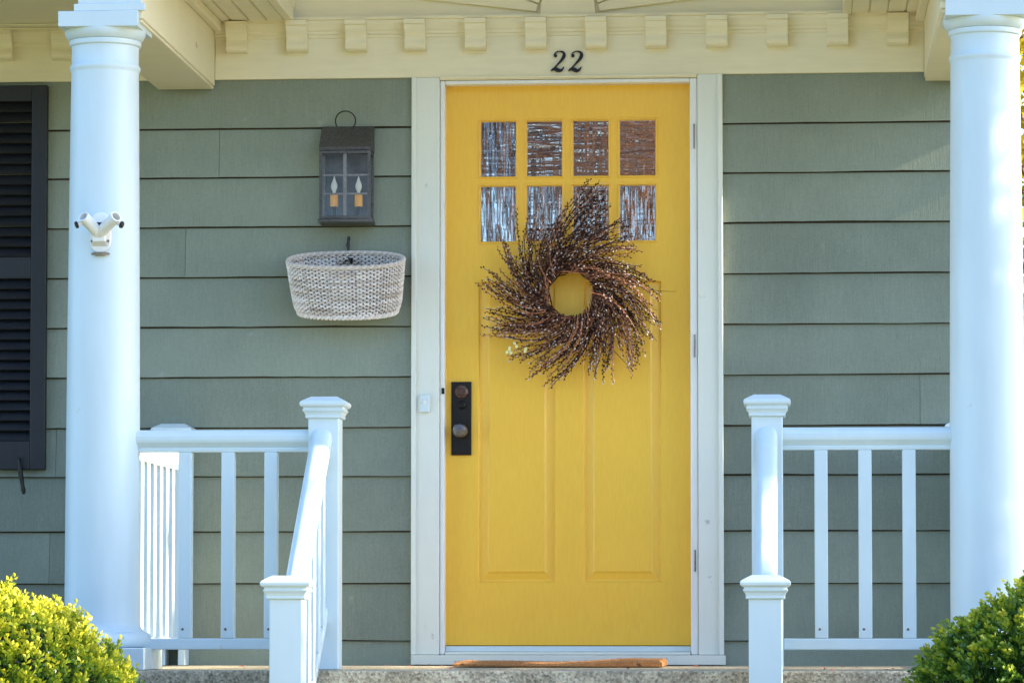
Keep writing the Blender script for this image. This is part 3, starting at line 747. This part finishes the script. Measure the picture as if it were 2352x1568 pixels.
# ------------------------------------------------------------------ house numbers "22" (italic serif numerals)
def numeral(px, py, label):
    x, z = at(px, py, -.027); s_ = .0785
    o_pts = [] # stroke skeleton in unit height with pen widths, slanted
    sk = [(.10,.74,.075),(.07,.80,.05),(.10,.90,.04),(.20,.975,.035),(.34,.985,.045),(.47,.93,.08),(.53,.81,.115),(.50,.68,.12),(.42,.54,.095),(.30,.39,.065),(.18,.25,.045),(.07,.13,.035),(-.01,.03,.03)]
    g = MB()
    def ribbon(sk, y0, y1):
        L = []
        n = len(sk)
        for i, (a, b_, wd) in enumerate(sk):
            j0, j1 = max(i-1, 0), min(i+1, n-1); t = Vector((sk[j1][0]-sk[j0][0], sk[j1][1]-sk[j0][1])).normalized(); nn = Vector((-t.y, t.x))
            for sg in (-1, 1): L.append((a+nn.x*wd*.66*sg, b_+nn.y*wd*.62*sg))
        vs = []; fs = []
        for (u, v) in L:
            X_ = x+(u-.25+.10*(v-.5))*s_; Z_ = z+(v-.5)*s_*.97
            vs += [(X_, y0, Z_), (X_, y1, Z_)]
        for i in range(n-1):
            a = 4*i; fs += [(a, a+2, a+6, a+4), (a+1, a+5, a+7, a+3), (a, a+4, a+5, a+1), (a+2, a+3, a+7, a+6)]
        k = 4*(n-1); fs += [(0,1,3,2), (k, k+2, k+3, k+1)]
        g.add(vs, fs)
    def smooth_sk(p, m=3):
        out = []
        for i in range(len(p)-1):
            q0, q1, q2, q3 = p[max(i-1,0)], p[i], p[i+1], p[min(i+2, len(p)-1)]
            for k in range(m):
                t = k/m; out.append(tuple(.5*((2*q1[c])+(-q0[c]+q2[c])*t+(2*q0[c]-5*q1[c]+4*q2[c]-q3[c])*t*t+(-q0[c]+3*q1[c]-3*q2[c]+q3[c])*t**3) for c in range(3)))
        out.append(p[-1]); return out
    ribbon(smooth_sk(sk), -.036, -.0265)
    ribbon(smooth_sk([(-.02,.03,.03),(.06,.10,.085),(.16,.13,.13),(.27,.085,.15),(.38,.045,.13),(.48,.07,.09),(.54,.15,.05),(.57,.23,.03)]), -.0365, -.0266)
    g.ball((x+(.125-.25+.10*.27)*s_, -.031, z+.265*s_), .0062, 10, 8, (1,.8,1))
    o = g.build('house_number', M['numeral'], bevel=0); return tag(o, label, 'house number', 'black numerals over the door')
numeral(1281, 142, 'black italic numeral 2 over the door, the left one of the pair')
numeral(1321, 142, 'black italic numeral 2 over the door, the right one of the pair')

# ------------------------------------------------------------------ doorbell
x0, z1 = at(965, 906, -.031); x1, z0 = at(988, 947, -.031)
g = MB(); g.box(x0+.002, x1, -.045, -.0305, z0, z1); db = g.build('doorbell', M['white'], bevel=.005)
tag(db, 'small white doorbell on the casing left of the door lock', 'doorbell')
g = MB(); g.box(x0-.006, x1-.007, -.036, -.0306, z0+.001, z1-.006); o = g.build('mounting_plate', M['trim'], bevel=.001); o.parent = db
g = MB(); g.disc(((x0+x1)/2+.001, -.0452, (z0+z1)/2+.004), (0,-1,0), .0072, .003, 20); o = g.build('push_button', M['jamb'], smooth=True, bevel=.001); o.parent = db

# ------------------------------------------------------------------ double pole holder on the left column
fb = at(231, 535, CY-.118); fx, fzv = fb; fy = CY-.119
ph_ = thing('pole_holder', (fx, fy, fzv), 'white metal double flagpole holder with black screws on the left column', 'pole holder')
def P3(o): return under(o, ph_)
g = MB(); z0, z1 = az(231,567,fy), az(231,503,fy)
prof = []
for k in range(9): a = R(-40+80*k/8); prof.append((.046*math.sin(a)*1.0, -(.125*(math.cos(math.asin(min(1,.046*math.sin(a)/.125)))-1))-.010))
g.box(fx-.034, fx+.034, fy-.008, fy+.012, z0+.012, z1-.01)
g.tube([(fx, fy-.008, z1-.012), (fx, fy+.004, z1-.012)], .033, 24); g.tube([(fx, fy-.0078, z0+.014), (fx, fy+.0042, z0+.014)], .0335, 24)
P3(g.build('base_plate', M['jamb'], bevel=.002))
hubp = Vector((fx, fy-.018, fzv-.002))
g = MB(); g.box(fx-.021, fx+.021, fy-.034, fy-.0085, z0+.014, fzv+.014); g.add([(fx-.021,fy-.034,z0+.014),(fx+.021,fy-.034,z0+.014),(fx+.024,fy-.0086,z0+.001),(fx-.024,fy-.0086,z0+.001)], [(0,1,2,3)])
P3(g.build('bracket_body', M['jamb'], bevel=.003))
for s_, tx in ((-1, 191), (1, 267)):
    e = Vector((ax(tx,497,fy-.085), fy-.085, az(tx,497,fy-.085))); st_ = hubp + Vector((s_*.004, -.006, .0))
    d = (e-st_).normalized(); g = MB(); n = 28
    up = Vector((0,0,1)); u = (up-d*up.dot(d)).normalized(); v = d.cross(u); vs = []; fs = []
    for (pos, r) in ((0,.0195),(1,.0195),(1,.0145),(.35,.0145)):
        c = st_.lerp(e, pos)
        for k in range(n): a = 2*math.pi*k/n; vs.append(c+(u*math.cos(a)+v*math.sin(a))*r)
    for i in range(3):
        for k in range(n): fs.append((i*n+k, i*n+(k+1)%n, (i+1)*n+(k+1)%n, (i+1)*n+k))
    fs.append(tuple(range(3*n, 4*n))); g.add(vs, fs)
    P3(g.build('pole_tube', M['jamb'], smooth=True))
    kp = st_.lerp(e, .82) + Vector((s_*.016, -.004, -.014)); kd = Vector((s_*.9, -.2, -.35)).normalized()
    g = MB(); g.tube([kp-kd*.004, kp+kd*.008], .006, 8); sc_ = P3(g.build('screw_boss', M['jamb']))
    g = MB(); g.tube([kp+kd*.0085, kp+kd*.011, kp+kd*.018, kp+kd*.020], [.008,.0125,.0115,.007], 9); P3(g.build('thumb_screw', M['rubber']))
for sx in (-1, 1):
    for zz_ in (z0+.018, fzv+.004):
        g = MB(); g.disc((fx+sx*.027, fy-.0085, zz_), (0,-1,0), .0042, .003, 10); P3(g.build('screw', M['knob']))
g = MB(); g.box(fx-.030, fx+.030, fy-.004, fy+.014, z0-.026, z0-.0205); g.tube([(fx,fy+.0,z0-.0195),(fx,fy+.0,z0-.030)], [.027,.016], 16); P3(g.build('rust_lip', M['foundation']))

# ------------------------------------------------------------------ wreath
wc = at(1311, 676, -.03); WX, WZ, WY = wc[0], wc[1], -.025
wr = thing('wreath', (WX, WY, WZ), 'swirling brown pussy willow wreath with silver buds on the yellow door', 'wreath')
tw = MB(); bu = MB()
rnd = random.Random(7)
# envelope: tip radius by clock angle (deg, counter-clockwise from right)
env = [(0,.335),(20,.30),(35,.31),(45,.335),(58,.35),(66,.385),(74,.43),(84,.42),(95,.34),(110,.30),(125,.36),(140,.33),(152,.30),(168,.355),(180,.31),(195,.345),(205,.36),(218,.30),(232,.335),(250,.375),(262,.34),(275,.275),(290,.35),(303,.375),(318,.35),(330,.37),(345,.35),(360,.335)]
def envr(a):
    a %= 360
    for (a0, r0), (a1, r1) in zip(env[:-1], env[1:]):
        if a0 <= a <= a1: return r0+(r1-r0)*(a-a0)/(a1-a0)
def twig(tipang, rtip, depth, sweep, r0, seed, thick=.0021, buds=True, wob=.007):
    pts = []; n = 11
    for i in range(n):
        t = i/(n-1)
        a = R(tipang + sweep*(1-t)**1.35); r = r0+(rtip-r0)*(t**.85)
        nz = noise.noise(Vector((seed*3.1, t*3.0, 0)))*wob*t; nz2 = noise.noise(Vector((seed*1.7, t*3.0, 9)))*wob*t
        y = depth*(1-.2*t) + nz2 - .01
        pts.append(Vector((r*math.cos(a)+nz, y, r*math.sin(a)+nz2)))
    tw.tube(pts, [thick*(1-.55*i/(n-1)) for i in range(n)], 4, col=rnd.random(), cap=False)
    if not buds: return pts
    L = sum((pts[i+1]-pts[i]).length for i in range(n-1)); m = int(L/.0105); side = 1
    base = rnd.gauss(.38,.22)
    for j in range(m):
        t = (j+rnd.random()*.7+.6)/m
        if t >= 1: t = .999
        f = t*(n-1); i = int(f); p = pts[i].lerp(pts[i+1], f-i); d = (pts[i+1]-pts[i]).normalized()
        sd_ = d.cross(Vector((0,1,0))).normalized()*side; side = -side
        q = p + sd_*.0024 + Vector((0, rnd.uniform(-.003,.002), 0)); dd = (d + sd_*.22 + Vector((0, rnd.uniform(-.5,.2), 0))).normalized()
        ln = rnd.uniform(.007,.0115); wdt = rnd.uniform(.0022,.0034)
        c = base + rnd.gauss(0,.20); c = (rnd.uniform(.8,1) if rnd.random() < .17 else min(.62, max(0, c)))
        u = dd.cross(Vector((0,0,1)) if abs(dd.z) < .9 else Vector((1,0,0))).normalized(); v = dd.cross(u)
        vs = [q] + [q+dd*ln*.45+(u*math.cos(k*1.5708)+v*math.sin(k*1.5708))*wdt for k in range(4)] + [q+dd*ln]
        bu.add(vs, [(0,1,2),(0,2,3),(0,3,4),(0,4,1),(5,2,1),(5,3,2),(5,4,3),(5,1,4)], c)
    return pts
cl = [6,18,33,44,55,66,77,95,112,124,142,147,166,172,193,200,207,227,243,252,262,283,295,304,312,320,329,341,352]
for c in cl:
    for k in range(rnd.randint(7,10)):
        a = c + rnd.gauss(0, 3.0); twig(a, envr(a)*rnd.choice([1,.96,.9,.82,.72])*rnd.uniform(.9,1.05), rnd.uniform(-.040,.022), rnd.uniform(26,58), rnd.uniform(.076,.115), rnd.random()*100)
for k in range(110):
    a = rnd.uniform(0,360); twig(a, rnd.uniform(.16,.24), rnd.uniform(-.035,.01), rnd.uniform(60,95), rnd.uniform(.078,.10), rnd.random()*100)
for k in range(26):   # tight ring that binds the twigs
    a0 = rnd.uniform(0,360); pts = []
    r_ = rnd.uniform(.084,.112); y_ = rnd.uniform(-.035,.015)
    for i in range(14):
        a = R(a0-i*13); r2 = r_+.008*math.sin(i*.9+k); pts.append(Vector((r2*math.cos(a), y_+.006*math.sin(i*.7+k), r2*math.sin(a))))
    tw.tube(pts, .0026, 5, col=rnd.uniform(.2,1), cap=False)
def stray(px0, py0, px1, py1, bend=.02):
    a0 = Vector((ax(px0,py0,WY)-WX, -.02, az(px0,py0,WY)-WZ)); a1 = Vector((ax(px1,py1,WY)-WX, -.03, az(px1,py1,WY)-WZ))
    pts = [a0.lerp(a1, t/8)+Vector((0,0,bend*math.sin(math.pi*t/8)*-1)) for t in range(9)]
    tw.tube(pts, [.0016-.001*i/8 for i in range(9)], 4, col=.1, cap=False); return pts
stray(1400,630,1553,671,.02); stray(1400,640,1510,715,.01); stray(1440,700,1523,744,.008); stray(1300,860,1345,790,0); stray(1395,790,1455,853,0)
for q in range(6): # dense clump hooks at lower right
    stray(1380+q*8,700,1480+q*6,770+q*3,-.02)
pts = stray(1265,835,1178,790,.012)
o = tw.build('twigs', M['twigs'], fix=False, smooth=True); o.parent = wr
o = bu.build('catkins', M['catkin'], fix=False); o.parent = wr
fl = MB()
for (px, py) in ((1183,790),(1188,797),(1172,800),(1166,810),(1171,806),(1175,812),(1209,803),(1207,808)):
    q = (ax(px,py,WY)-WX, -.03+rnd.uniform(-.005,.005), az(px,py,WY)-WZ); fl.ball(q, .006, 7, 5, (1,.8,1.1))
o = fl.build('blossoms', M['blossom'], fix=False, smooth=True); o.parent = wr

# ------------------------------------------------------------------ doormat, petals
mx0, mx1 = ax(1062,1520,-.35), ax(1530,1520,-.35)
g = MB(); n, m = 60, 12
vs = []; fs = []
def mz(x, y): 
    e = .025 - .008*math.exp(-((x-.0)/.16)**2) + .0035*noise.noise(Vector((x*9, y*9, 3))) + .004*math.sin(x*5)
    return e
mr_ = random.Random(3)
for i in range(n+1):
    for j in range(m+1):
        x = mx0+(mx1-mx0)*i/n; y = -.72+.50*j/m
        vs.append((x+mr_.uniform(-.002,.002), y+mr_.uniform(-.002,.002), mz(x, y)-(.010 if i in (0,n) or j in (0,m) else 0)))
for i in range(n):
    for j in range(m): k = i*(m+1)+j; fs.append((k, k+m+1, k+m+2, k+1))
nv = len(vs)
per = [i*(m+1) for i in range(n+1)] + [n*(m+1)+j for j in range(1, m+1)] + [i*(m+1)+m for i in range(n-1, -1, -1)] + [j for j in range(m-1, 0, -1)]
for k in per: x, y, z = vs[k]; vs.append((x, y, .0045))
for q in range(len(per)): a, b_ = per[q], per[(q+1) % len(per)]; fs.append((a, nv+q, nv+(q+1) % len(per), b_))
g.add(vs, fs)
for k in range(1500):   # bristly pile
    x = mr_.uniform(mx0, mx1); y = mr_.uniform(-.72,-.22) if k % 3 else -.72; h = mr_.uniform(.004,.009)
    z = mz(x, y)-.004 if k % 3 else mr_.uniform(.008,.026)
    d = (mr_.uniform(-.004,.004), -.006 if not k % 3 else mr_.uniform(-.004,.004), h if k % 3 else .002)
    g.add([(x,y,z),(x+.002,y,z),(x+d[0],y+d[1],z+d[2])], [(0,1,2)])
tag(g.build('doormat', M['coir'], fix=False), 'rusty orange coir doormat on the porch floor before the door', 'doormat')
g = MB(); pr = random.Random(5)
for k in range(46):
    x = pr.uniform(-1.2, 1.5); y = pr.uniform(-1.61,-.1); r_ = pr.uniform(.005,.010); a = pr.random()*6
    g.add([(x+r_*math.cos(a+q*1.257)*(1 if q%2 else .7), y+r_*math.sin(a+q*1.257), .0015+pr.uniform(0,.006)) for q in range(5)], [(0,1,2,3,4)])
tag(g.build('fallen_petals', M['petal'], fix=False), 'small pink fallen petals scattered over the porch floor', 'petals', kind='stuff')

# ------------------------------------------------------------------ boxwood bushes
def bush(cx, cy, cz, a, b_, h, label, seed, lit):
    rr = random.Random(seed); root = empty('boxwood_bush', (cx, cy, -.565), label, 'bush', 'clipped boxwood bushes beside the porch')
    g = MB(); off = Vector((0, 0, cz+.565))
    def sprig(p, d, ln, nl, tone):
        u = d.cross(Vector((.3,.9,.1))).normalized(); v = d.cross(u)
        for k in range(nl):
            t = (k+1)/nl; ang = k*2.4+rr.random(); sd_ = u*math.cos(ang)+v*math.sin(ang)
            q = p + d*ln*t; ld = (d*rr.uniform(.5,.95)+sd_*rr.uniform(.55,.9)).normalized(); L = rr.uniform(.018,.025)*(1-.15*t)*(1.6 if ln == .09 else 1); W = L*.34
            wv = ld.cross(sd_.cross(ld)+Vector((rr.uniform(-.3,.3),)*3)).normalized()
            nn = wv.cross(ld)*W*.35
            g.add([q, q+ld*L*.5+wv*W+nn, q+ld*L, q+ld*L*.5-wv*W+nn], [(0,1,2),(0,2,3)], min(1, max(0, tone*(.55+.6*t)+rr.gauss(0,.10))))
    N_ = 8500
    for i in range(N_):
        z = rr.uniform(-.55, 1); ph = rr.uniform(0, 2*math.pi); s_ = math.sqrt(1-z*z)
        d0 = Vector((s_*math.cos(ph), s_*math.sin(ph), z))
        if d0.y > .5: continue
        lump = 1 + .075*noise.noise(d0*3.2+Vector((seed,0,0))) + .05*noise.noise(d0*9+Vector((seed,3,0)))
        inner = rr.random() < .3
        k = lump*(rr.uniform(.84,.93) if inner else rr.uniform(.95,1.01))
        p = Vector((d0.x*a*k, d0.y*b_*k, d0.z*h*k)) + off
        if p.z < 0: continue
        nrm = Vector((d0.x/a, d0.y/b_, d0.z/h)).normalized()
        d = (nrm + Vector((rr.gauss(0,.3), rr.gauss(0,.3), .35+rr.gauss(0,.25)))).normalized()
        new = noise.noise(d0*5+Vector((9,seed,0)))*.35 + lit*max(0, d0.z) + rr.gauss(0,.12)  # paler tops: new growth plus sunlit brightness put into the leaf colour
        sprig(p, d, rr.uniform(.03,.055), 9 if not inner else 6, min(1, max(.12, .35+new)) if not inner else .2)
    for i in range(2600):  # dark inner leaves put the shade of the gaps into colour
        z = rr.uniform(-.6, .95); ph = rr.uniform(0, 2*math.pi); s_ = math.sqrt(1-z*z); k = rr.uniform(.60,.84)
        p = Vector((s_*math.cos(ph)*a*k, s_*math.sin(ph)*b_*k, z*h*k)) + off
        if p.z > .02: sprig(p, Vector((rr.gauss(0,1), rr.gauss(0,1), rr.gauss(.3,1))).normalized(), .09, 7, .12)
    g.build('foliage', M['leaf'], root, fix=False)
    g = MB()
    for k in range(26):
        ph = rr.uniform(0,6.28); e = rr.uniform(.2,1.3); d = Vector((math.cos(ph)*math.cos(e)*a*.9, math.sin(ph)*math.cos(e)*b_*.9, cz+.565+h*.85*math.sin(e)))
        g.tube([(0,0,0), d*.4+Vector((0,0,.05)), d*.75+Vector((rr.uniform(-.03,.03),0,0)), d], [.016,.011,.006,.003], 6)
    g.build('stems', M['bark'], root, fix=False)
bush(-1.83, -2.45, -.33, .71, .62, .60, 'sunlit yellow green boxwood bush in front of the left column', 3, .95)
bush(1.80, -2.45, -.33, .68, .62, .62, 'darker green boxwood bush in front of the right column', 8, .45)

# ------------------------------------------------------------------ trees: across the road (seen in the door glass), beside the house, and at the right side
def tree(x, y, z, h, seed, label, leafn=0, leafmat=None, group='trees around the garden', spread=.55, depth=5, name='bare_tree', lsz=.09, r0=None):
    rr = random.Random(seed); root = empty(name, (x, y, z), label, 'tree', group); g = MB(); tips = []
    def br(p, d, L, r, lv):
        pts = [p]; dd = d.copy()
        for i in range(4):
            dd = (dd + Vector((rr.gauss(0,.13), rr.gauss(0,.13), rr.gauss(.04,.08)))).normalized(); pts.append(pts[-1]+dd*L/4)
        g.tube(pts, [r*(1-.4*i/4) for i in range(5)], 6 if lv > 2 else 4, cap=False)
        if lv == 0: tips.append(pts); return
        if lv <= 2: tips.append(pts)
        for k in range(rr.randint(2,3) + (1 if lv >= 3 else 0)):
            q = pts[rr.choice([2,3,4])]; ax_ = Vector((rr.gauss(0,1), rr.gauss(0,1), rr.gauss(.1,.5))).normalized()
            br(q, (dd + ax_*spread*1.5).normalized(), L*rr.uniform(.62,.8), r*.55, lv-1)
        br(pts[-1], dd, L*.75, r*.6, lv-1)
    br(Vector((0,0,0)), Vector((0,0,1)), h*.32, r0 or h*.022, depth)
    g.build('trunk', M['bark'], root, fix=False, smooth=True)
    if leafn:
        g2 = MB()
        for k in range(leafn):
            pp = rr.choice(tips); q = pp[rr.randint(1,4)] + Vector((rr.gauss(0,.12), rr.gauss(0,.12), rr.gauss(0,.12)))
            u = Vector((rr.gauss(0,1), rr.gauss(0,1), rr.gauss(0,1))).normalized(); v = u.cross(Vector((.2,.5,.8))).normalized(); s_ = lsz*rr.uniform(.5,1.2)
            g2.add([q, q+(u+v)*s_*.4, q+u*s_, q+(u-v)*s_*.4], [(0,1,2),(0,2,3)], rr.random())
        g2.build('crown', leafmat or M['treeleaf'], root, fix=False)
    return root
def evergreen(x, y, z, h, label):
    rr = random.Random(int(h*10)); root = empty('evergreen_tree', (x, y, z), label, 'tree', 'evergreens across the road'); g = MB(); g2 = MB()
    g.tube([(0,0,0),(0,0,h*.5),(0,0,h)], [.14,.08,.015], 8)
    for k in range(170):
        t = rr.random()**.8; zz = h*(.07+.92*t); a = rr.uniform(0,6.28); L = (1-t)*h*.20+.08; d = Vector((math.cos(a), math.sin(a), -.25))
        g.tube([(0,0,zz), d*L+Vector((0,0,zz))], [.015,.005], 4, cap=False)
        for j in range(60):
            q = d*L*rr.uniform(.2,1)+Vector((rr.gauss(0,.07), rr.gauss(0,.07), zz+rr.gauss(0,.07))); u = (d+Vector((rr.gauss(0,.5), rr.gauss(0,.5), rr.gauss(0,.3)))).normalized(); v = u.cross(Vector((.2,.5,.8))).normalized()
            g2.add([q, q+u*.08+v*.03, q+u*.17, q+u*.08-v*.03], [(0,1,2),(0,2,3)], rr.uniform(0,.3))
    g.build('trunk', M['bark'], root, fix=False, smooth=True); g2.build('crown', M['leaf'], root, fix=False)
tree(-8.5, -27, -1.4, 12.5, 1, 'tall bare brown tree across the road, left of the others', 2500, lsz=.16)
tree(-2.6, -22, -1.4, 11.5, 2, 'brown leaved tree across the road in line with the path', 5500, lsz=.20, spread=.42)
evergreen(-4.9, -21, -1.4, 10.6, 'dark conical evergreen across the road beside the brown trees')
evergreen(1.9, -26, -1.4, 9.0, 'shorter dark conical evergreen across the road opposite the steps')
tree(3.6, -29, -1.4, 12, 3, 'russet tree across the road opposite the porch', 2500, lsz=.16)
tree(10.5, -33, -1.4, 13, 4, 'large brown tree across the road, rightmost', 3000, lsz=.18)

g = MB(); brk = empty('brick_house', (12.3, -40, -1.4), 'red brick house across the road behind the trees', 'house')
g.box(-14,-3,-4,4,0,5.4); g.build('wall', M['brick'], brk)
g = MB(); g.ext([(-4.5,5.401),(4.5,5.401),(0,6.9)], (-14.4,0,0), (-2.6,0,0), 'x'); g.build('roof', M['roof'], brk)
for wx in (-12,-9,-6):
    for wz in (.9,3.4):
        g = MB(); g.box(wx,wx+1.1,4.001,4.06,wz,wz+1.5); w0 = g.build('window', M['white'], brk); g = MB(); g.box(wx+.1,wx+1.0,4.061,4.07,wz+.1,wz+1.4); g.build('pane', M['pane'], w0)
g = MB(); g.box(-13.9,-13.0,-1,0,5.8,9.6); g.build('chimney', M['brick'], brk)

def shade_sapling(x, y, z, label):  # added unseen tree, leaf bands placed to shade parts of the right column
    rr = random.Random(4); root = empty('added_shade_tree', (x, y, z), label, 'tree', 'trees around the garden'); g = MB(); g2 = MB()
    g.tube([(0,.30,0),(.02,.25,2),(0,.12,3.4),(0,-.02,4.3),(.02,.03,5.2),(.02,0,6.1)], [.05,.045,.04,.035,.02,.008], 8)
    for zz, dy in ((3.55,-.5),(3.95,.45),(4.25,-.4),(4.95,.4)): g.tube([(0,-dy*.5,zz),(0,0,zz+.18),(0,dy*.5,zz+.55)], [.022,.016,.008], 6)
    for k in range(54):
        z0_ = rr.uniform(3.5, 5.7); a = rr.uniform(0, 6.28); L = .42*(1-((z0_-4.5)/1.7)**2*.6)
        tip = Vector((math.cos(a)*L, math.sin(a)*L*.62, z0_+.45)); b0_ = Vector((0,0,z0_)); g.tube([b0_, b0_.lerp(tip,.5)+Vector((0,0,-.04)), tip], [.009,.006,.003], 5)
        zl = z0_+.25
        if 4.30 < zl < 4.75 or zl > 5.5 or 3.6 < zl < 3.8:
            for j in range(30):
                q = b0_.lerp(tip, rr.uniform(.25,1)) + Vector((rr.gauss(0,.05), rr.gauss(0,.045), rr.gauss(0,.06)))
                u = Vector((rr.gauss(0,1), rr.gauss(0,1), rr.gauss(0,1))).normalized(); v = u.cross(Vector((.2,.5,.8))).normalized(); s_ = rr.uniform(.05,.09)
                g2.add([q, q+(u+v)*s_*.45, q+u*s_, q+(u-v)*s_*.45], [(0,1,2),(0,2,3)], rr.uniform(.4,1))
    g.build('trunk', M['bark'], root, fix=False, smooth=True); g2.build('crown', M['leaf'], root, fix=False)
# side tree whose branches dapple the porch sunlight
tree(13.5, -1.7, -.57, 8.8, 12, 'budding tree on the sunny right side of the porch', 1000, lsz=.20, spread=.5)
shade_sapling(8.0, -1.50, -.57, 'slim added tree, unseen right of the porch, shaped to shade the right column')
# yellow forsythia behind the right column
def forsythia(x, y, s_, seed, label):
    rr = random.Random(seed); root = empty('forsythia_bush', (x, y, -.57), label, 'bush', 'yellow flowering shrubs beside the house')
    g = MB(); g2 = MB()
    for k in range(170):
        ph = rr.uniform(0,6.28); e = rr.uniform(.5,1.45); L = s_*rr.uniform(.8,1.15); pts = []
        for i in range(7):
            t = i/6; pts.append(Vector((math.cos(ph)*math.cos(e)*L*t*(1+.35*t), math.sin(ph)*math.cos(e)*L*t*(1+.35*t), L*math.sin(e)*t*(1.25-.35*t))))
        g.tube(pts, [.02*(1-.8*i/6) for i in range(7)], 4, cap=False)
        for j in range(200):
            f = rr.uniform(.8,6)*.999; i = min(5, int(f)); q = pts[i].lerp(pts[i+1], f-i)+Vector((rr.gauss(0,.05),)*1+(rr.gauss(0,.05), rr.gauss(0,.05)))
            u = Vector((rr.gauss(0,1), rr.gauss(0,1), rr.gauss(0,1))).normalized(); v = u.cross(Vector((.2,.5,.8))).normalized(); z_ = rr.uniform(.05,.09)
            g2.add([q, q+(u+v)*z_*.5, q+u*z_, q+(u-v)*z_*.5], [(0,1,2),(0,2,3)], rr.random())
    g.build('stems', M['bark'], root, fix=False); g2.build('flowers', M['forsythia'], root, fix=False)
forsythia(3.0, 6.4, 5.0, 1, 'yellow flowering shrub glimpsed past the right column, nearer one')
forsythia(6.5, 15, 4.0, 2, 'tall yellow flowering shrub farther behind the house')
